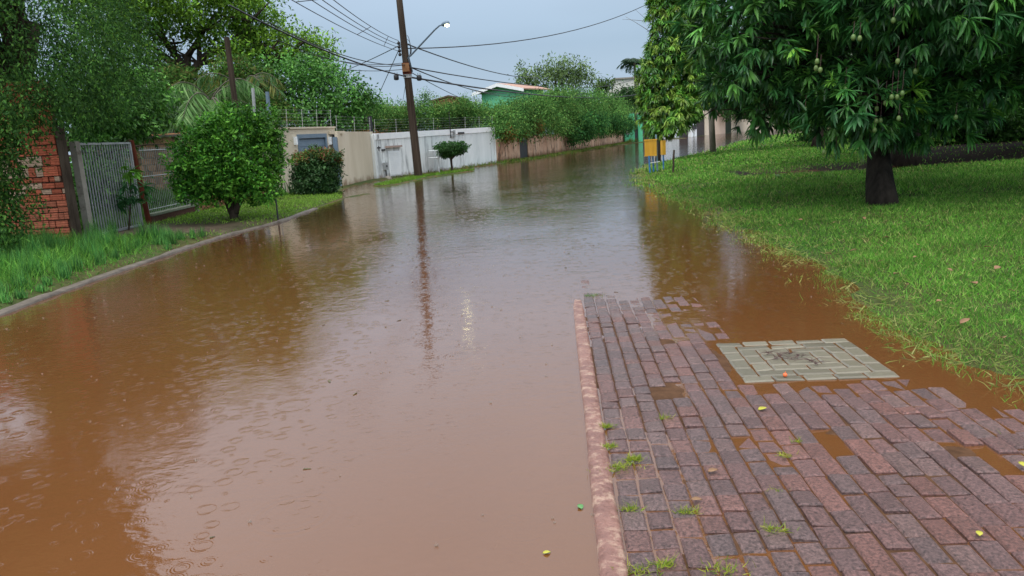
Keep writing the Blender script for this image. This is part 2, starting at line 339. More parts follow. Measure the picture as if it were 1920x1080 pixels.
I = np.arange(nx*ny).reshape(ny, nx); Q = np.stack([I[:-1, :-1].ravel(), I[:-1, 1:].ravel(), I[1:, 1:].ravel(), I[1:, :-1].ravel()], 1)
soil = np.array([.13, .065, .035]); turf = np.array([.035, .07, .02]); mudc = np.array([.10, .075, .055]); litter = np.array([.018, .013, .010])  # litter: leaf-litter soil, darkened further to paint in the tree shade
def soil_shade_mask(x, y):
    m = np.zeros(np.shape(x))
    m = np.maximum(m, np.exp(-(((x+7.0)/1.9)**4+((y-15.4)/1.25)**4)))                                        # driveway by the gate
    m = np.maximum(m, np.exp(-((y-(21.8+.02*(x-9)))/(1.2+.7*(x > 9)))**4)*(x > 6.5))  # bare soil strip, widened to paint the shade strip behind the lawn
    m = np.maximum(m, ((x > 7)*(y > 22)*(y < 31)*(x > y*.48+.6)).astype(float))  # bare soil under the rear trees, their shade painted as dark ground
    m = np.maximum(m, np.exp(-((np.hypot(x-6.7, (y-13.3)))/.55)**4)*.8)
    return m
sm = soil_shade_mask(GX, GY).ravel()[:, None]; nn = vnoise(GX, GY, 1.1).ravel()[:, None]
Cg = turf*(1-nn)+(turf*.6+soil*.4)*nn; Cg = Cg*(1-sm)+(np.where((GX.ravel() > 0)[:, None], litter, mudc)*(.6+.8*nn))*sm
Cg = np.where((GZ.ravel() < -.01)[:, None], soil*1.2, Cg)
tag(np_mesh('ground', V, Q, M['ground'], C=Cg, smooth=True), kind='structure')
# water sheet
me = MB(); me.add([(-30, -8, 0), (95, -8, 0), (95, 190, 0), (-30, 190, 0)], [(0, 1, 2, 3)])
tag(me.build('flood_water', M['water']), kind='structure')

# ------------------------------------------------------------------ pavement
ku = np.array([.31, 4.59]); ku /= np.linalg.norm(ku); kr = np.array([ku[1], -ku[0]]); k0 = np.array([.355, 2.43])   # right edge of kerb
def uv(u, v): return k0+kr*u+ku*v
edge = np.array([(-1, 40), (.60, 7.06), (.95, 6.85), (1.34, 6.55), (1.36, 6.05), (1.50, 5.62), (1.95, 5.42), (2.38, 5.24), (2.44, 4.45), (2.14, 4.22), (2.30, 4.02), (2.50, 3.62), (2.66, 3.30), (2.95, 2.9), (3.3, 1.9), (3.6, -3), (-1, -3)])
def paveh(x, y):
    s = -sdf(x, y, edge)
    h = np.clip(s*.028+.001, -.06, .0125)+(vnoise(x, y, 2.3)-.5)*.013+(vnoise(x, y, 7)-.5)*.005
    return h
light = []     # patch rectangle in uv from its corners
pc = [np.array(G(*p)[:2]) for p in [(1395, 718), (1688, 708), (1590, 636), (1340, 643)]]
def touv(p): d = p-k0; return np.array([d@kr, d@ku])
pu = [touv(p) for p in pc]; PU0 = (pu[0][0]+pu[3][0])/2; PU1 = (pu[1][0]+pu[2][0])/2; PV0 = (pu[0][1]+pu[1][1])/2; PV1 = (pu[2][1]+pu[3][1])/2
sunk = [touv(np.array(G(*p)[:2])) for p in [(1555, 825), (1822, 845), (1270, 640), (1255, 735), (1520, 500)]]
mb = MB()
def paver(mb, u0, u1, v0, v1, zc, c, cham=.008, jit=.003, th=.06):
    tu, tv = random.gauss(0, .0018), random.gauss(0, .0024)
    j = lambda: random.uniform(-jit, jit)
    o = [(u0+j(), v0+j()), (u1+j(), v0+j()), (u1+j(), v1+j()), (u0+j(), v1+j())]
    cu, cv = (u0+u1)/2, (v0+v1)/2; vs = []
    def pt(u, v, z): p = uv(u, v); return (p[0], p[1], z+(u-cu)/(u1-u0)*tu*2+(v-cv)/(v1-v0)*tv*2)
    for u, v in o: vs.append(pt(u, v, zc-th))
    for u, v in o: vs.append(pt(u, v, zc-cham))
    for u, v in o: vs.append(pt(u-cham*1.2*np.sign(u-cu), v-cham*1.2*np.sign(v-cv), zc))
    mb.add(vs, [(0, 1, 5, 4), (1, 2, 6, 5), (2, 3, 7, 6), (3, 0, 4, 7), (4, 5, 9, 8), (5, 6, 10, 9), (6, 7, 11, 10), (7, 4, 8, 11), (8, 9, 10, 11)], c)
base_cols = [(.140, .073, .066), (.128, .073, .068), (.160, .075, .062), (.118, .074, .070), (.140, .084, .076)]
cw = .103; CL = lambda u: .150 if u < .8 else .178
for i in range(36):
    u0 = .006+i*cw; cl = CL(u0); v = -1.6-random.uniform(0, cl)
    if i % 2: v += cl/2
    while v < 5.6:
        ln = cl*(1 if random.random() < .84 else random.choice((.62, 1.4, 1.8)))*random.uniform(.96, 1.04); u1 = u0+cw-.0095; v1 = v+ln-.0115
        cu, cv = (u0+u1)/2, (v+v1)/2; p = uv(cu, cv)
        if not (PU0-.05 < cu < PU1+.05 and PV0-.03 < cv < PV1+.06):
            z = float(paveh(p[0], p[1]))+random.gauss(0, .0030)
            if any(abs(cu-q[0]) < .07 and abs(cv-q[1]) < .12 for q in sunk): z = -.012
            if PU0-.05 < cu < PU1+.12 and PV0-.12 < cv < PV0: z -= .014
            if cu > PU1 and cv > PV0-.10: z -= .035
            if cv > PV1 and cu > PU0+.1: z -= .03
            if z > -.045:
                c = np.array(random.choice(base_cols))*random.uniform(.86, 1.16)
                grey = np.clip(1-(cu-.1)/1.0, 0, 1)*.25; c = c*(1-grey)+np.array([.080, .074, .078])*grey
                paver(mb, u0, u1, v, v1, z, tuple(c))
        v += ln
tag(mb.build('pavement', M['paver'], colors=True), kind='structure')
mb = MB(); a0, a1, b0, b1 = PU0, PU1, PV0, PV1; gcol = lambda: tuple(np.array([.158, .142, .104])*random.uniform(.75, 1.2))
ring = 0; w_ = (a1-a0)/9.0
while a1-a0 > .12 and b1-b0 > .08:
    n = max(1, round((a1-a0)/.2)); du = (a1-a0)/n
    for k in range(n):
        paver(mb, a0+k*du+.005, a0+(k+1)*du-.005, b0+.005, b0+w_-.005, .010, gcol()); paver(mb, a0+k*du+.005, a0+(k+1)*du-.005, b1-w_+.005, b1-.005, .006, gcol())
    n = max(1, round((b1-b0-2*w_)/.17)); dv = (b1-b0-2*w_)/n
    if dv > .03:
        for k in range(n):
            for (x0, x1) in ((a0, a0+w_*1.15), (a1-w_*1.15, a1)): paver(mb, x0+.005, x1-.005, b0+w_+k*dv+.005, b0+w_+(k+1)*dv-.005, .009, gcol())
    a0 += w_*1.15; a1 -= w_*1.15; b0 += w_; b1 -= w_; ring += 1
tag(mb.build('pavement_patch', M['paver_light'], colors=True), kind='structure')
# sand bed under the pavers
bx = np.arange(-.05, 3.75, .06); by = np.arange(-1.8, 5.7, .06); BU, BV = np.meshgrid(bx, by)
PX = k0[0]+kr[0]*BU+ku[0]*BV; PY = k0[1]+kr[1]*BU+ku[1]*BV; PZ = np.clip(paveh(PX, PY)-.013+(vnoise(PX, PY, 9)-.5)*.004, -.08, 1)
inp = (BU > PU0-.03) & (BU < PU1+.03) & (BV > PV0-.03) & (BV < PV1+.03); PZ = np.where(inp, -.004, PZ)
V = np.stack([PX.ravel(), PY.ravel(), PZ.ravel()], 1); I = np.arange(BU.size).reshape(BU.shape); Q = np.stack([I[:-1, :-1].ravel(), I[:-1, 1:].ravel(), I[1:, 1:].ravel(), I[1:, :-1].ravel()], 1)
tag(np_mesh('pavement_bed', V, Q, M['ground'], C=np.full((len(V), 3), (.085, .045, .025)), smooth=True), kind='structure')
# red kerb
vs = []; N = 150
prof = [(-.105, -.2), (-.108, -.01), (-.10, .016), (-.075, .021), (-.02, .021), (-.006, .012), (-.004, -.2)]
for i in range(N):
    v = -1.6+i*(6.9/(N-1)); sink = np.clip((v-3.3)*.016, 0, .05)
    for j, (u, z) in enumerate(prof):
        n1 = (float(vnoise(v*6+j*3.1, j*7.7, 1))-.5); n2 = float(vnoise(v*1.3+j, j*1.3+50, 1))-.5
        p = uv(u+(n1*.008+n2*.012)*(j not in (0, 6)), v); vs.append((p[0], p[1], z-sink*(z > -.1)+n1*.004*(z > -.1)))
k = len(prof); Q = [(i*k+j, i*k+j+1, (i+1)*k+j+1, (i+1)*k+j) for i in range(N-1) for j in range(k-1)]
tag(np_mesh('kerb', vs, np.array(Q)[:, ::-1], M['kerb_red'], smooth=True), kind='structure')
# grey kerb on the left
kl = np.array([(-5.45, -6), (-5.45, 0), (-5.48, 8.0), (-5.53, 9.4), (-5.49, 12.7), (-5.45, 13.8), (-5.30, 15.0), (-5.0, 16.5), (-4.95, 19.7)])
dl = np.r_[0, np.cumsum(np.linalg.norm(np.diff(kl, axis=0), axis=1))]; T = np.linspace(0, dl[-1], 220); cx = np.interp(T, dl, kl[:, 0]); cy = np.interp(T, dl, kl[:, 1])
vs = []; prof = [(.06, -.2), (.055, .04), (.03, .062), (-.05, .066), (-.075, .05), (-.08, -.2)]
for i in range(220):
    for j, (u, z) in enumerate(prof):
        n1 = float(vnoise(T[i]*4+j*3, j*5.1, 1))-.5; vs.append((cx[i]+u+n1*.035, cy[i], z*(.6 if z > 0 else 1)+n1*.03*(z > 0)-(.008 if int(T[i]/1.0) % 2 else 0)))
k = len(prof); Q = [(i*k+j, i*k+j+1, (i+1)*k+j+1, (i+1)*k+j) for i in range(219) for j in range(k-1)]
tag(np_mesh('kerb_far_side', vs, np.array(Q), M['kerb_grey'], smooth=False), kind='structure')

# ------------------------------------------------------------------ foliage tools
def norm(a): return a/np.maximum(np.linalg.norm(a, axis=-1, keepdims=True), 1e-9)
LEAF1 = (np.array([(0, 0, 0), (.5, .45, .04), (0, 1, -.08), (-.5, .45, .04)]), np.array([(0, 1, 2, 3)]))
LEAF3 = (np.array([(0, 0, 0), (.42, .22, .03), (-.42, .22, .03), (.5, .6, -.02), (-.5, .6, -.02), (0, 1, -.16), (0, .22, -.03), (0, .6, -.08)]),
         np.array([(0, 1, 6, 0), (0, 6, 2, 0)]))
LQ3 = np.array([(6, 1, 3, 7), (2, 6, 7, 4), ]); LT3 = np.array([(0, 1, 6), (0, 6, 2), (7, 3, 5), (4, 7, 5)])
def inst(tv, pos, axis_, up, ln, wd):
    a = norm(axis_); x = norm(np.cross(a, up)); z = np.cross(x, a)
    return pos[:, None, :]+tv[None, :, 0:1]*(x*wd[:, None])[:, None, :]+tv[None, :, 1:2]*(a*ln[:, None])[:, None, :]+tv[None, :, 2:3]*(z*ln[:, None])[:, None, :]
def rdir(n): return norm(rng.normal(size=(n, 3)))
def pal(n, cols, jit=.18, w=None):
    cols = np.array(cols); k = rng.choice(len(cols), n, p=w); c = cols[k]*(1+rng.normal(0, jit, (n, 1)))*np.array([1., 1., .72]); return np.clip(c, .004, 1)
class Leaves:
    def __init__(s): s.V = []; s.Q = []; s.T = []; s.C = []; s.n = 0
    def put(s, tv, quads, tris, Vv, C):
        k = tv.shape[0]; m = len(Vv); b = s.n+np.arange(m)[:, None, None]*k
        s.V.append(Vv.reshape(-1, 3)); s.C.append(np.repeat(C, k, axis=0))
        if quads is not None and len(quads): s.Q.append((quads[None]+b).reshape(-1, 4))
        if tris is not None and len(tris): s.T.append((tris[None]+b).reshape(-1, 3))
        s.n += m*k
    def simple(s, pos, ax, up, ln, wd, C): s.put(LEAF1[0], LEAF1[1], None, inst(LEAF1[0], pos, ax, up, ln, wd), C)
    def fancy(s, pos, ax, up, ln, wd, C): s.put(LEAF3[0], LQ3, LT3, inst(LEAF3[0], pos, ax, up, ln, wd), C)
    def build(s, name, material, parent=None, origin=None):
        Q = [np.concatenate(s.Q)] if s.Q else []
        if s.T: Q.append(np.concatenate(s.T))
        return np_mesh(name, np.concatenate(s.V), Q, material, parent, np.concatenate(s.C), origin=origin)
def B(px, py, Y, rx, rz, ry=None):
    """blob: centre seen at px,py at depth Y; radii in photo pixels -> metres"""
    c = at(px, py, Y); k = Y/FPX; return (c, np.array([rx*k, (ry if ry is not None else rx*k), rz*k]))
def cloud(Lv, blobs, dens, per, ln, wd, cols, w=None, spread=.25, droop=.3, shell=.5, jit=.2, tone=.25, flat=0., zmin=None, outward=.8, strand=0.):
    """sprigs of `per` leaves; dens = sprigs per m2 of blob surface"""
    for c, r in blobs:
        area = 4*math.pi*((((r[0]*r[1])**1.6+(r[0]*r[2])**1.6+(r[1]*r[2])**1.6)/3)**(1/1.6)); n = max(8, int(area*dens))
        d = rdir(n); t = rng.random(n)
        rr = shell+(1-shell)*t**.5; rr = rr*(1+.34*(vnoise(d[:, 0]*1.9+d[:, 2]*.8+c[0]*3, d[:, 1]*1.9+d[:, 2]*1.7+c[1], 1.25)-.45)*2)
        rr = rr*(1+.10*np.sin(d[:, 0]*5+c[0])*np.cos(d[:, 2]*6+c[1])+.08*rng.normal(size=n))
        p = c+d*r*rr[:, None]
        tonev = 1+tone*(vnoise(p[:, 0]*1.0+p[:, 2]*.7, p[:, 1]+p[:, 2], 1.1)-.5)*2
        tonev = tonev*rng.uniform(.6, 1.4, n)
        m = n*per; P0 = np.repeat(p, per, 0); D0 = np.repeat(d, per, 0)
        if strand: sdv = norm(d*np.array([1, 1, .3])*.5+rdir(n)*.35+np.array([0, 0, -.8])); P0 = P0+np.repeat(sdv*strand, per, 0)*np.tile(np.linspace(0, 1, per), n)[:, None]
        P0 = P0+rdir(m)*spread*rng.random((m, 1))
        ax = norm(D0*outward*.6+rdir(m)*.9+np.array([0, 0, -droop])); up = norm(np.array([0, 0, 1.])+rdir(m)*(.9-flat)+D0*.3)
        if zmin is not None: P0[:, 2] = np.maximum(P0[:, 2], zmin+rng.random(m)*.1)
        C = pal(m, cols, jit, w)*np.repeat(tonev, per)[:, None]
        Lv.simple(P0, ax, up, ln*(.7+.6*rng.random(m)), wd*(.7+.6*rng.random(m)), C)
def curve(p, q, bend, n=7):
    p = np.array(p, float); q = np.array(q, float); m = (p+q)/2+np.array(bend); t = np.linspace(0, 1, n)[:, None]
    return (1-t)**2*p+2*t*(1-t)*m+t*t*q
def trunk(parent, base, top, r0, r1, targets, mat_, lean=(0, 0, 0), split=.65, nb=2, name='trunk', r_l=None):
    mb = MB(); pts = curve(base, top, lean, 9); rs = np.linspace(r0, r1, 9); rs[0] *= 1.25; rs[1] *= 1.06
    rs = rs*(1+.05*rng.normal(size=9)); mb.tube(pts, rs, 14)
    for tg in targets:
        s = pts[int(len(pts)*split)+rng.integers(0, 3)-1 if len(pts)*split+2 < 9 else -2]; s = np.array(s); tg = np.array(tg); L_ = np.linalg.norm(tg-s)
        rl = (r_l if r_l else r1*.7); bp = curve(s, tg, np.array([0, 0, .12*L_])+rng.normal(size=3)*.08*L_, 8); mb.tube(bp, np.linspace(rl, rl*.22, 8), 8)
        for _ in range(nb):
            k = rng.integers(3, 7); q = bp[k]; e = tg+rng.normal(size=3)*.35*L_*np.array([1, 1, .5]); e = q+(e-q)*.8; mb.tube(curve(q, e, rng.normal(size=3)*.06*L_, 5), np.linspace(rl*.45, rl*.12, 5), 6)
    return mb.build(name, mat_, parent, smooth=True)

#==SECTION trees
GREENS_DARK = [(.035, .095, .04), (.05, .125, .045), (.075, .16, .05), (.045, .11, .075)]
GREENS_MID = [(.045, .13, .03), (.07, .17, .035), (.035, .095, .028), (.10, .20, .05)]
GREENS_LITE = [(.10, .22, .035), (.14, .27, .05), (.07, .17, .03), (.17, .26, .06)]
exec_parts = []
# --- tall dark tree over the brick wall, left
t = thing('shade_tree', (-10.2, 14.8, .1), 'tall dark fine-leaved tree hanging over the red block wall at the left edge', 'tree')
Lv = Leaves()
bl = [B(20, 60, 13.0, 110, 120, 1.2), B(35, 170, 12.6, 70, 60, .8), B(5, 270, 12.2, 42, 75, .5), B(2, 345, 12.0, 26, 50, .4), B(-5, 395, 11.8, 34, 50, .4), B(150, 60, 15.5, 110, 110, 1.5), B(120, 140, 14.5, 90, 90, 1.2), B(185, 120, 17, 68, 90, 1.3), B(170, 30, 17, 70, 70, 1.3), B(98, 165, 12.9, 38, 32, .4), B(45, 180, 12.8, 32, 30, .3), B(5, 205, 12.6, 32, 40, .4)]
bl += [B(-70, -130, 13, 85, 110, 1.2), B(-95, -290, 13.5, 80, 110, 1.3), B(-150, -470, 14, 130, 120, 1.6), B(30, -560, 14, 75, 80, 1.2), B(55, -680, 13.5, 85, 70, 1.2), B(-80, -650, 14, 150, 110, 2), B(-230, -280, 14, 120, 180, 1.6), B(-230, -90, 14, 110, 120, 1.5)]
NB = len(bl)-8; wl = [B(-14, 290, 12.0, 30, 90, .4), B(-8, 380, 11.9, 30, 60, .4), B(14, 205, 12.5, 34, 28, .4)]
cloud(Lv, wl, 60, 14, .075, .032, [(.03, .085, .028), (.05, .13, .036), (.09, .20, .05)], strand=.45, spread=.13, droop=.7, shell=.4, tone=.5)
cloud(Lv, bl[:NB], 21, 14, .075, .032, [(.03, .085, .028), (.05, .13, .036), (.09, .20, .05), (.04, .10, .04)], strand=.55, spread=.13, droop=.7, shell=.45, tone=.5)
cloud(Lv, bl[NB:], 44, 9, .19, .09, GREENS_DARK, spread=.4, droop=.5, shell=.3)
Lv.build('crown', M['leaf_far'], t)
trunk(t, (-10.2, 14.8, 0), tuple(at(60, 40, 15)), .3, .16, [b[0] for b in bl[NB:]], M['bark'], nb=1)
# --- darker leafy tree behind the grey gate
t = thing('leafy_tree', (-14.6, 21.5, .1), 'dense deep green broad-leaved tree behind the grey bar gate', 'tree')
Lv = Leaves(); bl = [B(215, 215, 21, 60, 55, 1.5), B(258, 172, 22, 42, 36, 1.3), B(170, 190, 20, 50, 75, 1.5), B(280, 205, 24, 36, 30, 1), B(190, 290, 19.5, 45, 40, .8), B(215, 350, 19.5, 50, 30, .8), B(165, 340, 18.5, 40, 40, .8)]
cloud(Lv, bl, 30, 9, .16, .075, [(.04, .12, .032), (.065, .19, .04), (.11, .27, .06)], spread=.34, droop=.5, tone=.4)
Lv.build('crown', M['leaf'], t); trunk(t, (-14.6, 21.5, 0), tuple(at(215, 180, 21.5)), .2, .12, [b[0] for b in bl], M['bark'])
# --- huge spreading rain tree
by = 44; g = at(330, 300, by); t = thing('spreading_tree', (g[0], by, .1), 'huge spreading tree with layered bright green crown and dark forking limbs', 'tree')
Lv = Leaves()
bl = [B(300, 38, by, 120, 34, 4), B(210, 20, by, 90, 45, 4), B(245, 95, by-2, 50, 26, 3), B(400, 20, by, 110, 35, 4), B(470, 35, by+2, 50, 30, 3), B(430, 75, by+1, 65, 22, 3), B(505, 70, by+1, 42, 24, 2.5), B(545, 85, by, 62, 26, 3), B(600, 95, by, 28, 26, 2), B(480, 110, by, 55, 16, 2.5), B(575, 118, by, 45, 14, 2), B(440, 100, by-2, 30, 14, 2), B(225, 145, by-1, 50, 25, 3),
      B(330, -30, by, 160, 45, 5), B(200, -50, by, 110, 45, 5), B(420, -20, by+2, 60, 30, 4)]
cloud(Lv, bl, 2.5, 16, .23, .12, [(.16, .31, .04), (.12, .25, .04), (.20, .34, .06), (.07, .16, .035)], spread=.75, droop=.1, shell=.45, tone=.5, flat=.5)
Lv.build('crown', M['leaf_far'], t)
mb = MB(); bs = np.array([g[0], by, 0]); fork = at(338, 150, by)
mb.tube(curve(bs, fork, (0, 0, 0), 7), np.linspace(.75, .55, 7), 12)
limbs = [[(338, 150), (325, 120), (295, 95), (250, 70)], [(338, 150), (345, 125), (330, 105), (310, 80), (300, 40)], [(338, 150), (350, 130), (352, 105), (365, 85), (400, 30)], [(338, 152), (360, 135), (385, 105), (430, 85), (470, 40)], [(335, 140), (310, 128), (285, 120), (260, 110)], [(505, 190), (507, 125), (520, 112), (545, 105), (580, 104)], [(507, 125), (500, 105), (508, 92)], [(520, 112), (530, 102), (550, 94)], [(338, 150), (375, 120), (372, 60)]]
for lm in limbs:
    pts = [at(x, y, by-.6+i*.1) for i, (x, y) in enumerate(lm)]; mb.tube(pts, np.linspace(.30, .08, len(pts)), 8)
for _ in range(46):
    lm = limbs[rng.integers(len(limbs))]; k = rng.integers(1, len(lm)); a = at(*lm[k], by-.5); b_ = a+np.clip(np.array([rng.normal()*1.3, rng.normal()*1.0, abs(rng.normal())*.8]), -2, 1.6); mb.tube(curve(a, b_, rng.normal(size=3)*.2, 5), np.linspace(.09, .025, 5), 5)
mb.build('trunk', M['bark'], t, smooth=True)
# --- mid bushy tree, right of the spreading one
by = 40; g = at(600, 300, by); t = thing('round_crowned_tree', (g[0], by, .1), 'bushy mid-green tree behind the cream house wall, lower right of the spreading tree', 'tree')
Lv = Leaves(); bl = [B(560, 180, by, 60, 50, 2), B(620, 170, by, 48, 50, 2), B(530, 150, by+1, 45, 40, 2), B(655, 185, by, 35, 38, 1.5), B(600, 215, by-1, 62, 32, 2), B(680, 190, by, 22, 22, 1), B(585, 135, by, 50, 28, 2), B(500, 190, by+1, 35, 40, 2), B(700, 185, by, 14, 10, .6)]
cloud(Lv, bl, 6.5, 12, .19, .10, [(.06, .19, .045), (.09, .25, .06), (.13, .30, .08), (.045, .13, .04)], spread=.6, droop=.4, tone=.45)
Lv.build('crown', M['leaf'], t); trunk(t, (g[0], by, 0), tuple(at(600, 200, by)), .22, .12, [b[0] for b in bl], M['bark'])
# --- filler shrubs behind house/palm
by = 36; g = at(400, 300, by); t = thing('garden_shrub', (g[0], by, .1), 'tangled garden shrubbery around the palm behind the clipped round tree', 'shrub')
Lv = Leaves(); bl = [B(385, 205, by, 75, 40, 1.5), B(300, 165, by+3, 40, 35, 1.5), B(480, 215, by, 60, 40, 1.5), B(345, 165, by+2, 50, 35, 2), B(440, 160, by+2, 50, 45, 2), B(250, 235, 27, 36, 14, .8), B(470, 170, by+3, 45, 40, 2)]
cloud(Lv, bl, 16, 10, .20, .09, [(.06, .15, .035), (.04, .10, .03), (.09, .18, .05), (.12, .13, .05)], spread=.4, tone=.45)
Lv.build('foliage', M['leaf_far'], t)

# --- palms
def palm(name, label, base, top, nfr, fl, seed, cols, lw=.06, stemr=.14, group=None, nl=46, hang=.75):
    r_ = np.random.default_rng(seed); t = thing(name, base, label, 'palm tree', group); mb = MB(); mb.tube(curve(base, top, (.1, 0, 0), 8), np.linspace(stemr*1.2, stemr*.8, 8), 10); mb.build('trunk', M['bark_grey'], t, smooth=True)
    Lv = Leaves(); mb = MB(); top = np.array(top)
    for k in range(nfr):
        az = 2*math.pi*k/nfr+r_.normal()*.15; el = r_.uniform(.1, 1.25); L_ = fl*r_.uniform(.8, 1.1); dirh = np.array([math.cos(az), math.sin(az), 0])
        T = np.linspace(0, 1, 12); out = L_*math.cos(el*.6)*T; z = L_*(math.sin(el)*T-.95*T**2*math.cos(el*.5)); pts = top+dirh*out[:, None]; pts[:, 2] += z
        mb.tube(pts, np.linspace(.03, .008, 12), 5)
        m = nl*2; tt = np.repeat(np.linspace(.12, 1, nl), 2); ps = np.stack([np.interp(tt, T, pts[:, i]) for i in range(3)], 1); sd_ = np.tile([1, -1], nl)[:, None]
        side = np.cross(dirh, [0, 0, 1.]); ax = norm(side*sd_*(1-hang*.6)+dirh*.45+np.array([0, 0, -hang])+r_.normal(size=(m, 3))*.08)
        ln = fl*.40*np.sin(np.clip(tt*2.6+.4, 0, 3.0))**.5*r_.uniform(.8, 1.1, m); Lv.simple(ps, ax, norm(r_.normal(size=(m, 3))*.4+dirh), ln, np.full(m, lw), pal(m, cols, .15))
    mb.build('frond_stems', M['bark_grey'], t, smooth=True); Lv.build('fronds', M['leaf'], t)
pt_ = at(395, 190, 30); palm('palm_tree', 'feathery palm with drooping fronds above the clipped round tree', (pt_[0], 30, .1), tuple(pt_), 18, 2.6, 3, [(.10, .23, .08), (.075, .18, .06), (.16, .28, .12)])
pt_ = at(455, 170, 33); palm('palm_tree', 'second feathery palm, half hidden behind the dark wooden pole', (pt_[0], 33, .1), tuple(pt_), 13, 2.5, 8, [(.06, .15, .05), (.05, .12, .04), (.16, .17, .05)])
pt_ = at(1190, 118, 115); palm('palm_tree', 'small distant dark palm against the sky beside the big mango tree', (pt_[0], 115, .1), tuple(pt_), 16, 2.7, 5, [(.03, .07, .05), (.04, .09, .06)], lw=.16, stemr=.2, nl=16, hang=.5)

# --- clipped round tree near left
g = G(440, 418); t = thing('clipped_tree', (g[0], g[1], .05), 'clipped ball-shaped bright green tree with short forked trunk on the left verge', 'tree')
Lv = Leaves(); Y0 = g[1]; bl = [B(432, 288, Y0, 92, 74, 1.0), B(385, 320, Y0-.2, 55, 62, .7), B(480, 320, Y0-.1, 50, 62, .7), B(440, 240, Y0, 45, 42, .5), B(490, 240, Y0+.1, 34, 34, .4), B(350, 340, Y0, 25, 32, .4), B(430, 343, Y0-.1, 72, 20, .7), B(518, 258, Y0, 18, 7, .2), B(405, 245, Y0, 30, 28, .4)]
bl = [(c_*1.0+(np.array([at(432, 290, Y0)[0], Y0, at(432, 290, Y0)[2]])-c_)*.03, r_*.95) for c_, r_ in bl]
cloud(Lv, bl, 105, 8, .08, .04, [(.05, .20, .03), (.08, .26, .04), (.035, .13, .025), (.13, .34, .05)], spread=.13, droop=.05, shell=.72, tone=.4, jit=.25)
cloud(Lv, bl, 16, 8, .11, .05, [(.15, .38, .06), (.11, .30, .05)], spread=.12, droop=-.3, shell=1.0, tone=.2)
Lv.build('crown', M['leaf'], t)
mb = MB(); b0_ = np.array([g[0], g[1], 0]); mb.tube([b0_-[0, 0, .05], b0_+[0, 0, .12], b0_+[.01, 0, .30]], [.125, .10, .095], 12); b0_ = b0_+np.array([0, 0, .22])
for dx, px_, r_ in ((-.02, 405, .055), (.03, 455, .06), (0, 425, .05), (.02, 490, .04)): mb.tube(curve(b0_+np.array([dx, 0, 0]), at(px_*.6+432*.4, 345, Y0), (dx*2, 0, 0), 7), np.linspace(r_*1.5, r_*.7, 7), 9)
mb.build('trunk', M['bark'], t, smooth=True)
# --- variegated square shrub in front of the cream wall
g = G(597, 368); Y0 = g[1]; t = thing('variegated_shrub', (g[0], g[1], .03), 'boxy dark shrub with reddish yellow top in front of the blue-grey garage door', 'shrub')
Lv = Leaves(); bl = [B(594, 335, Y0, 38, 28, .8), B(585, 312, Y0, 30, 26, .6), B(611, 312, Y0, 26, 26, .6), B(592, 352, Y0-.2, 34, 16, .7), B(575, 330, Y0, 22, 30, .5)]
cloud(Lv, bl, 110, 8, .09, .045, [(.015, .055, .02), (.025, .08, .028), (.04, .10, .035), (.06, .12, .06)], spread=.13, droop=.1, shell=.7, tone=.4)
bl = [B(570, 297, Y0-.1, 20, 9, .4), B(600, 292, Y0, 24, 10, .5), B(618, 296, Y0, 17, 11, .5)]
cloud(Lv, bl, 110, 8, .09, .045, [(.09, .18, .04), (.20, .16, .06), (.24, .10, .07), (.06, .14, .03)], spread=.15, droop=-.2, shell=.6)
Lv.build('foliage', M['leaf'], t)
mb = MB()
for k in range(8): a = k*.785; mb.tube([(g[0]+.1*math.cos(a), g[1]+.1*math.sin(a), 0), (g[0]+.35*math.cos(a), g[1]+.35*math.sin(a), .6)], [.025, .015], 6)
mb.build('stems', M['bark'], t, smooth=True)
# --- topiary
g = G(848, 322); Y0 = g[1]; t = thing('topiary_tree', (g[0], g[1], .03), 'small clipped umbrella-shaped tree on the grass strip by the white wall', 'tree')
Lv = Leaves(); bl = [B(846, 278, Y0, 26, 11, .65), B(836, 285, Y0, 16, 10, .4), B(858, 282, Y0, 15, 9, .4)]
cloud(Lv, bl, 170, 8, .075, .045, [(.02, .075, .025), (.035, .11, .03), (.06, .16, .045)], spread=.06, droop=-.05, shell=.85, tone=.3)
Lv.build('crown', M['leaf'], t); mb = MB(); mb.tube(curve((g[0], g[1], 0), at(845, 290, Y0), (0, 0, 0), 6), [.08, .06, .055, .055, .07, .14], 9)
for q in ((832, 286), (860, 286), (845, 280)): mb.tube([at(846, 298, Y0), at(*q, Y0)], [.06, .03], 6)
mb.build('trunk', M['bark'], t, smooth=True)

# --- mango leaves
def rosettes(Lv, P, D, per, ln, wd, cols, w=None, droop=.55, jit=.2):
    n = len(P); sc = np.repeat(rng.uniform(.62, 1.22, n), per); Cb = pal(n, cols, jit*1.5, w); Pm = np.repeat(P, per, 0); Dm = np.repeat(D, per, 0); m = n*per
    a = np.tile(np.arange(per)*2*math.pi/per, n)+np.repeat(rng.random(n)*6.28, per)+rng.normal(0, .18, m)
    x = norm(np.cross(Dm, np.array([.13, .31, .93]))); y = np.cross(Dm, x); tilt = rng.uniform(.35, 1.25, m)
    ax = norm(Dm*np.cos(tilt)[:, None]+(x*np.cos(a)[:, None]+y*np.sin(a)[:, None])*np.sin(tilt)[:, None]+np.array([0, 0, -1.])*droop*(rng.random((m, 1))*.8+.4))
    Lv.fancy(Pm+rdir(m)*.015, ax, norm(np.array([0, 0, 1.])+Dm*.5+rdir(m)*.2), sc*ln*(.6+.6*rng.random(m)), sc*wd*(.75+.5*rng.random(m)), np.repeat(Cb, per, 0)*(1+rng.normal(0, .1, (m, 1))))
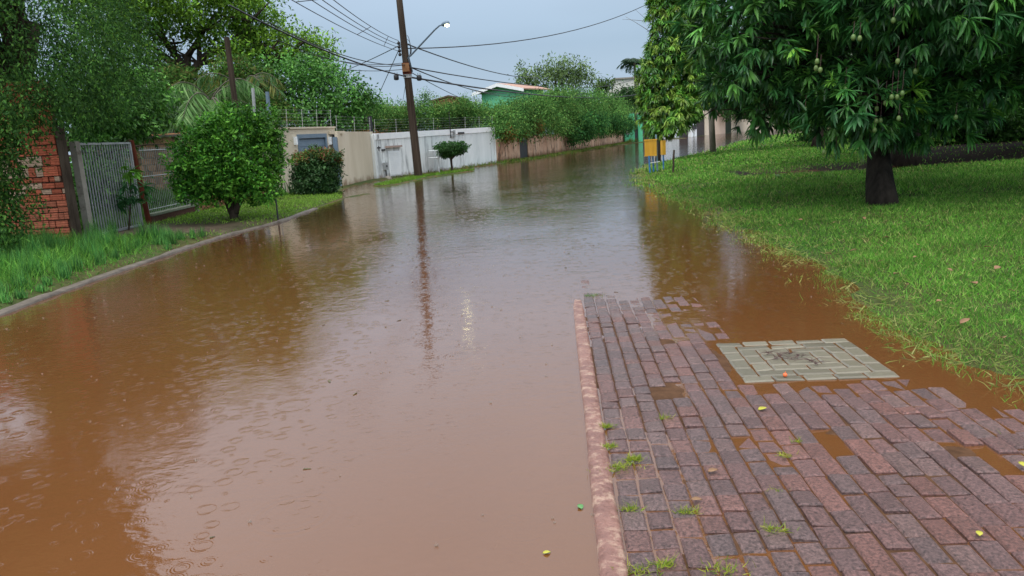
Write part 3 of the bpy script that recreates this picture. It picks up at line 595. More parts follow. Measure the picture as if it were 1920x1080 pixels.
def shellpts(blobs, dens, lo=.8, hi=1.03, bottom=-1):
    P, D = [], []
    for i, (c, r) in enumerate(blobs):
        area = 4*math.pi*((((r[0]*r[1])**1.6+(r[0]*r[2])**1.6+(r[1]*r[2])**1.6)/3)**(1/1.6)); n = int(area*dens); d = rdir(n); d = d[d[:, 2] > bottom]
        p = c+d*r*(lo+(hi-lo)*rng.random((len(d), 1)))
        keep = np.ones(len(p), bool)
        for j, (c2, r2) in enumerate(blobs):
            if j != i: keep &= (((p-c2)/(r2*.72))**2).sum(1) > 1
        P.append(p[keep]); D.append(norm(d[keep]/r))
    return np.concatenate(P), np.concatenate(D)
MANGO = [(.04, .155, .05), (.062, .205, .06), (.022, .085, .03), (.11, .30, .08), (.045, .16, .07)]
def mango_tree(name, label, base, blobs, dens, ln, wd, cols, r0, mbark, per=12, fruits=(), youngf=.03, fillcol=None, top=None, droop=.6, lean=(0, 0, 0)):
    t = thing(name, (base[0], base[1], .05), label, 'mango tree'); Lv = Leaves(); P, D = shellpts(blobs, dens)
    rosettes(Lv, P, norm(D+np.array([0, 0, .25])+rdir(len(P))*.35), per, ln, wd, cols, droop=droop)
    P2, D2 = shellpts(blobs, dens*.8, .35, .8); rosettes(Lv, P2, norm(D2+rdir(len(P2))*.6), 7, ln*1.05, wd*1.2, cols, droop=droop)
    k = rng.random(len(P)) < youngf; rosettes(Lv, P[k]+D[k]*.06, norm(D[k]+np.array([0, 0, .5])), 12, ln*.95, wd, [(.12, .30, .05), (.16, .34, .06), (.10, .25, .06)], droop=droop*1.1)
    Lv.build('crown', M['leaf_gloss'], t)
    top = top if top is not None else np.mean([b[0] for b in blobs], 0)
    trunk(t, (base[0], base[1], -.05), tuple(top), r0, r0*.55, [b[0] for b in blobs], mbark, lean=lean, split=.45, nb=3, r_l=r0*.35)
    for (px_, py_, Yf, hl) in fruits:
        p = at(px_, py_, Yf+.7); mb = MB(); mb.ball(p, .036, 10, (.85, .85, 1.15)); f = mb.build('mango_fruit', M['fruit'], t, smooth=True); s = MB(); s.tube([p+np.array([0, 0, .05]), p+np.array([.01, 0, hl])], [.004, .004], 5); s.build('stalk', M['twig'], f)
    return t
tb = G(1657, 387, .10); c0 = np.array([7.1, 13.6, 0])
W_ = lambda x, y, z, a, b, c: (np.array([x, y, z], float), np.array([a, b, c], float))
bl = [W_(7.1, 13.8, 4.9, 3.6, 3.6, 3.3), W_(4.15, 12.7, 3.1, 1.15, 1.3, 1.2), W_(4.6, 12.6, 5.0, 1.75, 1.6, 1.8), W_(6.2, 11.0, 3.5, 1.6, 1.4, 1.35), W_(8.2, 10.6, 3.4, 1.6, 1.4, 1.3), W_(9.8, 11.8, 3.7, 1.6, 1.5, 1.2), W_(10.6, 13.6, 4.1, 1.6, 1.8, 1.4),
      W_(6.6, 10.8, 5.3, 2.0, 1.6, 1.8), W_(8.8, 11.0, 5.4, 2.0, 1.6, 1.9), W_(7.1, 13.4, 8.0, 2.6, 2.6, 1.7), W_(5.15, 12.7, 2.15, .85, .9, .7), W_(5.9, 12.0, 1.75, .8, .8, .62), W_(7.3, 12.0, 1.9, .8, .9, .5), W_(5.8, 16.0, 2.9, 1.6, 1.4, 1.2), W_(8.3, 16.2, 3.0, 1.8, 1.5, 1.4), W_(5.3, 11.6, 1.75, .8, .8, .6), W_(6.6, 12.0, 1.5, .75, .8, .5), B(1435, 208, 13.0, 60, 38, .7), B(1370, 160, 13.4, 55, 42, .7), W_(4.6, 13.4, 2.5, .8, .9, .8), W_(8.6, 11.6, 2.2, .7, .7, .5)]
fr = [(1532, 115, 9.9, .35), (1530, 128, 10, .2), (1538, 131, 9.9, .2), (1585, 167, 10.4, .3), (1586, 200, 10.4, .2), (1692, 175, 9.8, .3), (1672, 182, 9.9, .35), (1682, 182, 9.9, .35), (1644, 204, 10.4, .4), (1643, 227, 10.4, .3), (1651, 226, 10.4, .3), (1640, 244, 10.4, .3), (1685, 222, 10, .2), (1660, 193, 10.2, .3), (1716, 134, 10, .2), (1567, 287, 11, .25), (1617, 302, 11, .45), (1510, 205, 11, .2), (1612, 72, 9.6, .2), (1675, 38, 9.5, .2), (1792, 220, 10.2, .2), (1545, 285, 11, .2), (1683, 115, 9.7, .2), (1600, 70, 9.5, .2)]
mango_tree('mango_tree', 'large dark mango tree with hanging green fruit and thick trunk on the lawn', tb, bl, 11.5, .255, .043, MANGO, .205, M['bark_black'], fruits=fr, top=(7.3, 14.0, 4.6), lean=(-.55, 0, -.3), youngf=.035)
# farther light-green mango at the street edge
Y0 = 36; b0_ = G(1232, 299)
bl = [B(1232, 150, Y0, 36, 55, 1.0), B(1258, -10, Y0, 38, 60, 1), B(1312, 50, Y0+1, 45, 60, 1.2), B(1318, 150, Y0+1, 38, 50, 1.1), B(1228, 205, Y0, 32, 36, .8), B(1262, 208, Y0-.5, 36, 40, .9), B(1238, 235, Y0-.3, 26, 22, .7), B(1250, 90, Y0, 36, 50, 1), B(1262, 30, Y0, 40, 50, 1.1), B(1290, 120, Y0+.5, 45, 60, 1.2), B(1215, 190, Y0, 16, 26, .5), B(1290, 200, Y0, 30, 25, .8), B(1268, -30, Y0, 45, 45, 1.2)]
mango_tree('mango_tree', 'narrow lighter green mango tree hanging over the yellow litter bin', (b0_[0], 37.5), bl, 13, .34, .058, [(.10, .28, .05), (.16, .35, .06), (.05, .16, .04), (.24, .38, .08)], .12, M['bark_grey'], top=tuple(at(1243, 110, Y0+.3)), youngf=.1, droop=1.1)
# second mango behind
bl = [W_(12.6, 23.5, 5.6, 4.6, 3.8, 3.7), W_(9.4, 22.2, 3.7, 1.9, 1.8, 1.5), W_(15.5, 22.2, 4.2, 2.2, 2, 1.9), W_(11.2, 20.8, 3.9, 1.9, 1.7, 1.3), W_(13.6, 20.6, 4.0, 1.9, 1.7, 1.4)]
mango_tree('mango_tree', 'dark mango tree with thick black trunk directly behind the large one', (12.0, 22.9), bl, 6, .30, .08, [(.02, .07, .025), (.028, .09, .03)], .40, M['bark_black'], top=(12.4, 23.3, 4.8), youngf=.01, per=9)
# trees further right and behind
def bgtree(label, base, blobs, dens, ln, wd, cols, r0, name='background_tree', per=10, spread=.5, droop=.3, tone=.4):
    t = thing(name, (base[0], base[1], .1), label, 'tree', None); Lv = Leaves(); cloud(Lv, blobs, dens, per, ln, wd, cols, spread=spread, droop=droop, tone=tone, shell=.4, zmin=.35)
    Lv.build('crown', M['leaf_far'], t); trunk(t, (base[0], base[1], -.05), tuple(np.mean([b[0] for b in blobs], 0)), r0, r0*.5, [b[0] for b in blobs], M['bark']); return t
dk = [(.018, .055, .022), (.03, .08, .03), (.02, .06, .03)]
bgtree('dark dense tree at the right edge, right of the thick black trunk', (19.5, 25.5), [W_(19, 25.5, 5, 3.6, 3.2, 3.2), W_(16.5, 24, 3.8, 1.8, 1.6, 1.2), W_(21, 23, 3.6, 2.4, 2, 1.5)], 14, .24, .11, dk, .3)
bgtree('dark tree far behind the lawn, between the two near mango trunks and the street', (15.5, 38), [W_(15.5, 38, 5.2, 3.8, 3, 3.2), W_(12.8, 37, 4.2, 2, 2, 1.6), W_(19, 38, 4, 3, 2, 2.2)], 9, .28, .13, [(.03, .09, .03), (.045, .12, .035)], .25)
bgtree('dark tree closing the view behind the right-hand lawn', (27, 38), [W_(26, 38, 4.6, 4.5, 3, 4.2), W_(32, 36, 4.6, 4.5, 3, 4.4), W_(22, 40, 4.6, 3, 3, 4.2)], 7, .3, .14, dk, .3)
t = thing('hedge', (22.6, 31, .1), 'bright green unclipped hedge seen under the mango branches at the right', 'hedge'); Lv = Leaves()
cloud(Lv, [B(1760, 235, 31, 42, 26, 1.2), B(1830, 225, 30.5, 55, 34, 1.3), B(1900, 225, 30, 55, 40, 1.3), B(1980, 220, 30, 55, 45, 1.3), B(1710, 245, 33, 40, 20, 1.2)], 26, 10, .17, .08, [(.06, .17, .04), (.04, .12, .03), (.09, .23, .05)], spread=.3, zmin=.15, tone=.4)
Lv.build('foliage', M['leaf'], t)
t = thing('hedge', (24, 44, .1), 'low distant dark hedge behind the far edge of the lawn', 'hedge'); Lv = Leaves()
cloud(Lv, [W_(20+k*4.6, 47+k*.4, 1.4, 3.2, 1.4, 1.9) for k in range(9)]+[W_(60+k*7, 150+k*3, 3, 6, 3, 4) for k in range(10)], 9, 8, .26, .12, [(.03, .085, .028), (.05, .13, .035)], spread=.4, zmin=.1)
Lv.build('foliage', M['leaf_far'], t)

# --- overgrown hedges behind the white and pink walls
HC1 = [(.085, .215, .07), (.12, .27, .085), (.045, .13, .045), (.18, .30, .10)]
Y0 = 47; t = thing('overgrown_hedge', tuple(at(760, 262, Y0)*np.array([1, 1, 0])+np.array([0, 0, .1])), 'overgrown light green hedge rising behind the white street wall', 'hedge'); Lv = Leaves()
bl = [B(x, 222+6*math.sin(x*.07), Y0+random.uniform(-1, 1.5), 32, 24, 1.2) for x in range(650, 925, 22)]+[B(800, 190, Y0, 14, 16, .6), B(710, 205, Y0+2, 22, 10, .6), B(875, 205, Y0, 30, 15, 1), B(840, 212, Y0, 34, 18, 1)]
cloud(Lv, bl, 20, 13, .14, .05, HC1, spread=.6, droop=.2, shell=.4, tone=.4); Lv.build('foliage', M['leaf_far'], t)
t = thing('overgrown_hedge', (4.5, 62, .1), 'huge overgrown hedge spilling over the stained pink wall with the black door', 'hedge'); Lv = Leaves()
pw0, pw1 = np.array([-.45, 45.4]), np.array([14.0, 88.0])
def onw(f, off=0): d = pw1-pw0; n_ = np.array([d[1], -d[0]])/np.linalg.norm(d); return pw0+d*f+n_*off
bl = []
for px_ in range(935, 1182, 13):
    # depth where this column meets the wall
    r_ = ray(px_, 230); d_ = pw1-pw0; A_ = np.array([[r_[0], -d_[0]], [r_[1], -d_[1]]]); tt, ff = np.linalg.solve(A_, pw0); Yw = r_[1]*tt
    topy = np.interp(px_, [930, 960, 1000, 1060, 1120, 1160, 1185], [206, 194, 180, 168, 174, 188, 210]); boty = np.interp(px_, [930, 985, 1010, 1060, 1085, 1110, 1140, 1185], [246, 246, 238, 246, 252, 246, 240, 236])
    for f_ in (.18, .5, .82): bl.append(B(px_+random.uniform(-5, 5), topy+(boty-topy)*f_*.95+6, Yw+1.6-2.2*f_*(f_ > .4)+random.uniform(-.4, .4), 19, (boty-topy)*.26, 1.3))
cloud(Lv, bl, 13, 14, .17, .060, HC1, w=[.3, .25, .3, .15], spread=.8, droop=.35, shell=.4, tone=.5, zmin=.9); Lv.build('foliage', M['leaf_far'], t)
t = thing('drooping_shrub', (8.2, 70, .1), 'darker blue-green shrub drooping over the right half of the pink wall', 'shrub'); Lv = Leaves()
bl = [B(1090, 242, 63, 24, 24, 1), B(1115, 232, 67, 24, 20, 1), B(1145, 232, 75, 24, 16, 1.2), B(1075, 255, 61, 12, 12, .6), B(1170, 235, 83, 16, 16, 1)]
cloud(Lv, bl, 10, 13, .24, .09, [(.025, .10, .04), (.035, .13, .05), (.06, .17, .05)], spread=.7, droop=.6, shell=.4, tone=.4); Lv.build('foliage', M['leaf_far'], t)
t = thing('dry_climber', (1.9, 50, .1), 'rusty brown dead growth hanging beside the black door in the pink wall', 'climber'); Lv = Leaves()
cloud(Lv, [B(1005, 240, 51.5, 14, 13, .5), B(975, 250, 49.5, 12, 8, .4), B(948, 250, 46.3, 14, 12, .4)], 22, 12, .16, .05, [(.20, .09, .03), (.14, .10, .04), (.10, .13, .04)], spread=.4, droop=.8); Lv.build('foliage', M['leaf_far'], t)
# --- far trees
Y0 = 120
bgtree('distant feathery tree with twin rounded crowns above the pink wall hedge', tuple(at(1040, 200, Y0)[:2]), [B(1000, 140, Y0, 30, 18, 3), B(1040, 132, Y0, 22, 20, 3), B(1075, 130, Y0, 30, 22, 3), B(1095, 145, Y0, 20, 18, 2.5), B(985, 155, Y0, 18, 14, 2), B(1055, 150, Y0, 35, 14, 3)], 1.0, .5, .2, [(.13, .21, .10), (.09, .15, .07), (.18, .26, .14)], .35, 'distant_tree', 12, 1.4)
bgtree('small distant rounded tree left of the grey concrete building', tuple(at(1135, 190, 130)[:2]), [B(1135, 158, 130, 16, 9, 2), B(1128, 170, 130, 12, 10, 2)], 2.2, .5, .2, [(.06, .11, .035)], .2, 'distant_tree', 10, .9)
bgtree('dark bushy tree below the grey concrete building', tuple(at(1170, 200, 100)[:2]), [B(1180, 182, 100, 22, 20, 2), B(1160, 188, 100, 18, 16, 2), B(1195, 190, 100, 20, 22, 2)], 3.2, .38, .16, [(.03, .075, .035), (.04, .09, .04)], .2, 'distant_tree', 11, .9)
bgtree('leafy tree top above the far dark gates, behind the light mango', tuple(at(1330, 220, 118)[:2]), [B(1300, 190, 118, 40, 25, 3), B(1350, 195, 118, 40, 25, 3), B(1400, 200, 124, 40, 22, 3), B(1450, 205, 124, 40, 20, 3)], 2.4, .45, .18, [(.03, .09, .03), (.05, .12, .04)], .25, 'distant_tree', 11, 1)

# --- small mango sapling by the gate
g = np.array([G(240, 447)[0], G(240, 447)[1], 0]); g = np.array(at(240, 440, 15.6)); g[2] = 0; t = thing('mango_sapling', (g[0], g[1], .05), 'young mango sapling with drooping leaves in front of the grey bar gate', 'sapling'); Lv = Leaves()
P = []; D = []
for (x, y, n_, s_) in ((245, 330, 7, .16), (235, 365, 7, .18), (255, 350, 6, .14), (228, 378, 5, .12), (258, 372, 4, .1)):
    for _ in range(n_): P.append(at(x, y, 15.6)+rng.normal(size=3)*s_*np.array([1, .7, .6])); D.append(norm(rng.normal(size=3)*.6+np.array([0, 0, .8])))
P = np.array(P); D = np.array(D); k = P[:, 2] > at(240, 338, 15.6)[2]
rosettes(Lv, P[~k], D[~k], 10, .22, .05, [(.03, .12, .05), (.045, .15, .055)], droop=1.0); rosettes(Lv, P[k], D[k], 10, .2, .045, [(.12, .30, .05)], droop=.8)
Lv.build('foliage', M['leaf'], t); mb = MB(); mb.tube(curve(g, at(245, 335, 15.6), (.03, 0, 0), 6), np.linspace(.02, .01, 6), 6); mb.build('stem', M['bark'], t)
# agave-like plant by cream wall
g = G(545, 372); t = thing('spiky_plant', (g[0], g[1], .03), 'spiky upright plant at the foot of the cream wall, left of the boxy shrub', 'plant'); Lv = Leaves(); n = 46
ps = np.tile(g, (n, 1))+rng.normal(size=(n, 3))*np.array([.28, .2, 0]); Lv.simple(ps, norm(rng.normal(size=(n, 3))*.35+np.array([0, 0, 1.])), rdir(n), rng.uniform(.4, .95, n), np.full(n, .06), pal(n, [(.07, .15, .05), (.04, .10, .04)])); Lv.build('leaves', M['leaf'], t)

#==SECTION grass
def inpoly_dist(x, y): return sdf(x, y)
GL = Leaves()
BL = np.array([(-.5, 0, 0), (.5, 0, 0), (.32, .55, .05), (-.32, .55, .05), (0, 1, -.12)])
def blades(x, y, h, w, cols, lean=.6, jit=.22, wts=None, zoff=0, tonev=None, Lx=None):
    n = len(x); z = terrain(x, y)+zoff; pos = np.stack([x, y, z-.004], 1); ax = norm(rng.normal(size=(n, 3))*lean*np.array([1, 1, .2])+np.array([0, 0, 1.])); C = pal(n, cols, jit, wts)
    if tonev is not None: C = C*tonev[:, None]
    Vv = inst(BL, pos, ax, rdir(n)*np.array([1, 1, .3]), h, w); (Lx or GL).put(BL, np.array([(0, 1, 2, 3)]), np.array([(3, 2, 4)]), Vv, C)
gcols = [(.10, .28, .05), (.15, .35, .06), (.05, .155, .03), (.25, .41, .12), (.36, .35, .18)]; gw = [.28, .28, .24, .13, .07]
def scatter(x0, x1, y0, y1, dens): n = int((x1-x0)*(y1-y0)*dens); return rng.uniform(x0, x1, n), rng.uniform(y0, y1, n)
for (y0, y1, dens, hh, ww) in ((3.2, 6, 4600, .047, .0046), (6, 9, 3000, .052, .006), (9, 13, 1600, .06, .008), (13, 18, 700, .08, .013), (18, 25, 330, .085, .02), (25, 40, 130, .09, .035), (40, 75, 30, .12, .07)):
    x1_ = .74*y1+1.2; x, y = scatter(2.6, x1_, y0, y1, dens); m = (x < .74*y+1.3); x, y = x[m], y[m]; z = terrain(x, y)
    s = sdf(x, y); fade = np.clip((z+.035)/.06, 0, 1); fade *= np.clip(vnoise(x, y, 2.2)*1.6+np.clip(s, 0, 1)*1.2-.1, 0, 1)
    keep = (rng.random(len(x)) < fade*(1-.93*np.clip(soil_shade_mask(x, y)*1.1, 0, 1))) & (s > -1.2) & (x > (y-20)*.25)
    keep &= ~((x < 2.55) & (y < 6)); x, y = x[keep], y[keep]; n = len(x)
    tn = .62+.4*vnoise(x, y, .7)+.4*vnoise(x, y, 3.1); hv = hh*rng.uniform(.5, 1.5, n)*(.7+.6*vnoise(x, y, 1.3)); blades(x, y, hv, ww*rng.uniform(.7, 1.4, n), gcols, .75, wts=gw, tonev=tn)
for k in range(len(shoreR)-6):
    a = np.array(shoreR[k]); b_ = np.array(shoreR[k+1]); ln_ = np.linalg.norm(b_-a); n = int(min(ln_, 12)*420/(1+.08*a[1]))
    if a[1] < 1 or a[1] > 30: continue
    f = rng.random(n)[:, None]; p = a+(b_-a)*f+rng.normal(size=(n, 2))*.22; z_ = terrain(p[:, 0], p[:, 1]); m = (z_ > -.05) & (vnoise(p[:, 0], p[:, 1], 4) > .42); p = p[m]; n = len(p)
    blades(p[:, 0], p[:, 1], rng.uniform(.05, .13, n), np.full(n, .006+.0006*a[1]), [(.22, .27, .10), (.30, .31, .15), (.16, .25, .07)], 2.2, zoff=.012)
tag(GL.build('lawn_grass', M['grass']), 'green lawn grass on the bank right of the flooded street', 'grass', kind='stuff')
GL = Leaves()   # tall weeds near left kerb
x, y = scatter(-9.5, -5.45, 6.0, 14.6, 520); s = sdf(x, y); tall = np.clip((s-.15)/.6, 0, 1)*np.clip((15.0-y)/1.5, 0, 1); d_ = vnoise(x, y, 1.5)
m = (rng.random(len(x)) < .12+.88*np.clip(d_*1.6-.2+tall*.3, 0, 1)) & (s > .07); x, y, tall, d_ = x[m], y[m], tall[m], d_[m]
blades(x, y, (.06+.22*tall*(.5+.8*d_))*rng.uniform(.6, 1.25, len(x)), .009*rng.uniform(.8, 1.6, len(x)), [(.08, .25, .05), (.12, .31, .06), (.17, .36, .08), (.06, .17, .04)], .6, tonev=.75+.5*vnoise(x, y, 2))
for _ in range(230):
    cx_, cy_ = rng.uniform(-9.5, -5.6), rng.uniform(6.2, 14.3); s0_ = float(sdf(np.array([cx_]), np.array([cy_]))[0])
    if s0_ < .12: continue
    hh = min(.30, .11+.19*s0_)*rng.uniform(.6, 1.25); n = 70; ph = rng.uniform(0, 6.28, n); ti = rng.uniform(.05, 1.0, n); zz = float(terrain(cx_, cy_))
    pos = np.stack([cx_+rng.normal(0, .03, n), cy_+rng.normal(0, .03, n), np.full(n, zz)], 1); ax = norm(np.stack([np.cos(ph)*ti, np.sin(ph)*ti, np.full(n, 1.)], 1)); BT = BL.copy(); BT[4, 2] = -.45; BT[2:4, 2] = -.02
    up_ = np.stack([-np.cos(ph), -np.sin(ph), np.full(n, .6)], 1)*-1+np.array([0, 0, 1.2]); b_t = rng.uniform(.75, 1.3)
    GL.put(BT, np.array([(0, 1, 2, 3)]), np.array([(3, 2, 4)]), inst(BT, pos, ax, up_, hh*rng.uniform(.6, 1.2, n), np.full(n, rng.uniform(.007, .014))), pal(n, [(.07, .23, .08), (.11, .31, .11), (.17, .38, .12), (.05, .16, .06)], .2)*b_t)
x, y = scatter(-9.0, -4.9, 14.2, 26, 420); s = sdf(x, y); m = (s > .05) & (rng.random(len(x)) > soil_shade_mask(x, y)*1.3); x, y = x[m], y[m]
blades(x, y, .06*rng.uniform(.6, 1.6, len(x)), .017*rng.uniform(.7, 1.3, len(x)), [(.18, .34, .06), (.25, .42, .09), (.14, .27, .05)], .7)
tag(GL.build('verge_grass', M['grass']), 'tall and mown grass on the left verge', 'grass', kind='stuff')
GL = Leaves()
x, y = scatter(-5.5, .6, 27, 47, 420); dI = np.minimum(sdf(x, y, island, False), sdf(x, y, islet, False)+.28); m = dI < .42; x, y = x[m], y[m]
blades(x, y, .09*rng.uniform(.6, 1.5, len(x)), .03*rng.uniform(.7, 1.3, len(x)), [(.12, .25, .04), (.16, .29, .05)], .7)
ws = np.array([(-5.0, 34.9), (-.2, 45.2), (1.9, 49.8), (6.4, 63), (13.8, 85.8), (17, 90)])
for k in range(len(ws)-1):
    n = int(np.linalg.norm(ws[k+1]-ws[k])*60*(.35 if k == 0 else 1)); f = rng.random(n)[:, None]; p = ws[k]+(ws[k+1]-ws[k])*f+rng.normal(size=(n, 2))*np.array([.18, .3]); blades(p[:, 0], p[:, 1], .13*rng.uniform(.6, 1.7, n)*(1+2.5*(k >= 4)), .05*rng.uniform(.7, 1.3, n), [(.13, .22, .05), (.10, .19, .04), (.2, .2, .08)], .7)
tag(GL.build('strip_grass', M['grass']), 'thin grass growing along the wall bases across the street', 'grass', kind='stuff')
#==END

#==SECTION built things, left
# --- red hollow-block wall
fr_ = Frame((-20, 14.6), (-8.1, 14.1)); t = thing('block_wall', (-12, 13.6, .1), 'rough red hollow clay block wall half covered by the dark tree at the left edge', 'wall')
mb = MB(); fr_.box(mb, 8.0, fr_.len-.02, -.14, -.03, -.1, 2.95); mb.build('mortar', mat('dark_mortar', (.06, .035, .028), (.12, .07, .05), 6, .9), t)
mb = MB(); z = .02; row = 0
while z < 2.9:
    hh = .19 if z > 1.25 else random.choice((.10, .12, .14)); s = 8.0+random.uniform(0, .1)
    while s < fr_.len-.03:
        w = random.choice((.29, .14, .19)) if z > 1.25 else random.choice((.24, .11, .19)); w = min(w, fr_.len-s)
        if w > .05:
            c = np.array([.34, .085, .045])*random.uniform(.7, 1.15)
            if .8 < z < 1.6 and random.random() < .35: c = np.array([.38, .26, .19])*random.uniform(.8, 1.1)
            if z < .8: c = c*.85+np.array([.05, .03, .02])
            dd = random.uniform(-.012, .016); a = random.uniform(.004, .010); fr_.box(mb, s+a, s+w-a, -.028, dd, z+.008, z+hh-random.uniform(.006, .018), c=tuple(c))
        s += w
    z += hh
mb.build('blocks', M['block'], t, colors=True)
mb = MB(); fr_.box(mb, fr_.len, fr_.len+.09, -.16, .0, -.1, 2.2); mb.build('shaded_wall_end', M['bark'], t)  # wall end in dark brown, its shadow painted into the colour
# --- gate: bars, frame
t = thing('bar_gate', (-8.0, 15, 0), 'wide grey gate of closely set upright bars beside the red block wall', 'gate'); gf = Frame((-7.99, 14.45), (-7.93, 16.6))
s0, s1 = .12, gf.len-.1
mb = MB(); 
for (a, b, z0, z1) in ((s0, s1, 1.86, 1.90), (s0, s1, .12, .16), (s0, s0+.05, .12, 1.9), (s1-.05, s1, .12, 1.9)): gf.box(mb, a, b, -.025, .025, z0, z1)
mb.build('frame', M['grey_metal'], t)
mb = MB(); n = 20
for k in range(n): a = s0+.06+(s1-s0-.14)*k/(n-1); gf.box(mb, a, a+.018, -.009, .009, .16, 1.86)
mb.build('bars', M['grey_metal'], t)
mb = MB(); gf.box(mb, -.04, .1, -.06, .06, 0, 1.93); t2 = mb.build('gate_post', M['concrete'], None, origin=gf.P(.04, 0, 0)); tag(t2, 'pale concrete post between the red block wall and the bar gate', 'post')
p = gf.P(gf.len+.10, .06, 0); mb = MB(); mb.tube([p+np.array([0, 0, -.05]), p+np.array([-.12, .0, 1.93])], [.055, .05], 10); mb.ball(p+np.array([-.12, 0, 1.93]), .05, 10, (1, 1, .3)); t2 = mb.build('rusty_post', M['rust'], None, origin=p); tag(t2, 'leaning rust-red steel post at the right end of the bar gate', 'post')
# grey mesh panel + railing on low wall
rf = Frame((-7.93, 16.85), (-8.0, 19.6)); t = thing('railing_fence', tuple(rf.P(1.3, 0, 0)), 'low dark brick wall topped with thin grey railings, right of the rusty post', 'fence')
mb = MB(); rf.box(mb, 0, 2.55, -.09, .09, -.05, .28); mb.build('low_wall', mat('dark_wet_brick', (.07, .035, .025), (.12, .06, .045), 12, .8, (1, 1, 3), bump=.5), t)
mb = MB(); rf.box(mb, 0, 2.55, -.11, .11, .28, .33); mb.build('coping', mat('mossy_coping', (.16, .19, .13), (.22, .23, .18), 8, .8), t)
mb = MB()
for k in range(26): mb.tube([rf.P(.05+k*.098, 0, .33), rf.P(.05+k*.098, 0, 1.78)], .006, 5)
for z in (.42, 1.15, 1.72): mb.tube([rf.P(0, 0, z), rf.P(2.55, 0, z)], .011, 5)
mb.build('railings', M['grey_metal'], t)
mb = MB(); rf.box(mb, 2.6, 2.75, -.1, .1, -.05, .75); mb.build('end_post', M['concrete'], t)
# low wall of stacked brick behind the round tree
lf = Frame((-8.0, 19.6), (-7.9, 25.6)); t = thing('low_wall', tuple(lf.P(2, 0, 0)), 'low worn orange brick wall behind the clipped round tree', 'wall')
mb = MB(); s = 0
for z in (0, .16, .32):
    s = .02
    while s < lf.len-.1: w = random.uniform(.25, .36); lf.box(mb, s, min(s+w-.02, lf.len), -.08, .03+random.uniform(-.01, .01), z, z+.15, c=tuple(np.array([.34, .15, .08])*random.uniform(.6, 1.2))); s += w
mb.build('blocks', M['block'], t, colors=True); mb = MB(); lf.box(mb, 0, lf.len, -.09, .0, -.05, .46); mb.build('mortar', M['concrete'], t)
# brick boundary wall perpendicular, with coping
bf = Frame((-11.9, 22.7), (-8.9, 22.3)); t = thing('boundary_wall', (-12, 22.4, 0), 'weathered orange brick yard wall with grey coping behind the gate and railings', 'wall')
mb = MB(); bf.box(mb, 0, bf.len, -.16, -.02, -.05, 2.1); mb.build('mortar', mat('pale_mortar', (.40, .32, .24), (.30, .20, .13), 5, .9), t)
mb = MB(); z = .03; k = 0
while z < 2.05:
    s = .0+(.15 if k % 2 else 0)
    while s < bf.len-.3: bf.box(mb, s, s+random.choice((.27, .17, .27)), -.02, random.uniform(-.004, .006), z, z+.165, c=tuple(np.array([.56, .33, .20])*random.uniform(.65, 1.15))); s += .30
    z += .19; k += 1
mb.build('blocks', M['block'], t, colors=True); mb = MB(); bf.box(mb, 0, bf.len+.05, -.22, .06, 2.1, 2.17); mb.build('coping', M['concrete'], t)
# yard grass behind fence and dark gabled house behind
GL = Leaves(); x, y = scatter(-18, -8.3, 14, 22.2, 110); blades(x, y, .34*rng.uniform(.5, 1.3, len(x)), .035*rng.uniform(.7, 1.3, len(x)), [(.07, .17, .04), (.10, .22, .05)], .7); x, y = scatter(-12.2, -8.4, 20.4, 22.4, 420); blades(x, y, .62*rng.uniform(.5, 1.2, len(x)), .03*rng.uniform(.7, 1.3, len(x)), [(.07, .19, .04), (.11, .26, .06), (.05, .13, .03)], .35); tag(GL.build('yard_grass', M['grass']), 'grass in the yard behind the gate and railings', 'grass', kind='stuff')
def gable_house(name, label, corners, zw, zr, wallm, roofm, over=.4, fascia=None, th=.14, windows=()):
    """corners: front-left, front-right (gable end facing the camera), depth"""
    a, b, dp = np.array(corners[0]), np.array(corners[1]), corners[2]; u = (b-a)/np.linalg.norm(b-a); n = np.array([-u[1], u[0]]); W = np.linalg.norm(b-a)
    t = thing(name, (a[0], a[1], 0), label, 'house'); P = lambda s, d, z: (a[0]+u[0]*s+n[0]*d, a[1]+u[1]*s+n[1]*d, z)
    mb = MB(); vs = []
    for d in (0, dp): vs += [P(0, d, 0), P(W, d, 0), P(W, d, zw), P(W/2, d, zr), P(0, d, zw)]
    mb.add(vs, [(0, 1, 2, 3, 4), (9, 8, 7, 6, 5), (0, 5, 6, 1), (1, 6, 7, 2), (0, 4, 9, 5)]); mb.build('wall', wallm, t)
    sl = (zr-zw)/(W/2); mb = MB()
    for sgn in (0, 1):
        e0 = -over; e1 = W/2
        f = (lambda s: s) if sgn == 0 else (lambda s: W-s)
        z_ = lambda s: zw+sl*s
        pts = [P(f(e0), -over, z_(e0)+.02), P(f(e1), -over, z_(e1)+.02), P(f(e1), dp+over, z_(e1)+.02), P(f(e0), dp+over, z_(e0)+.02)]
        pts += [(q[0], q[1], q[2]+th) for q in pts]; mb.hexa(pts)
    mb.build('roof', roofm, t)
    if fascia:
        mb = MB()
        for sgn in (0, 1):
            f = (lambda s: s) if sgn == 0 else (lambda s: W-s)
            q = [P(f(-over), -over-.06, zw-sl*over-.22), P(f(W/2), -over-.06, zr-.22), P(f(W/2), -over-.005, zr-.22), P(f(-over), -over-.005, zw-sl*over-.22)]
            mb.hexa(q+[(v[0], v[1], v[2]+.36) for v in q])
        mb.build('fascia', fascia, t)
    for (s, z0, w, h) in windows:
        mb = MB(); mb.hexa([P(s, -.03, z0), P(s+w, -.03, z0), P(s+w, .02, z0), P(s, .02, z0), P(s, -.03, z0+h), P(s+w, -.03, z0+h), P(s+w, .02, z0+h), P(s, .02, z0+h)]); mb.build('window', M['glass_dark'], t)
    return t
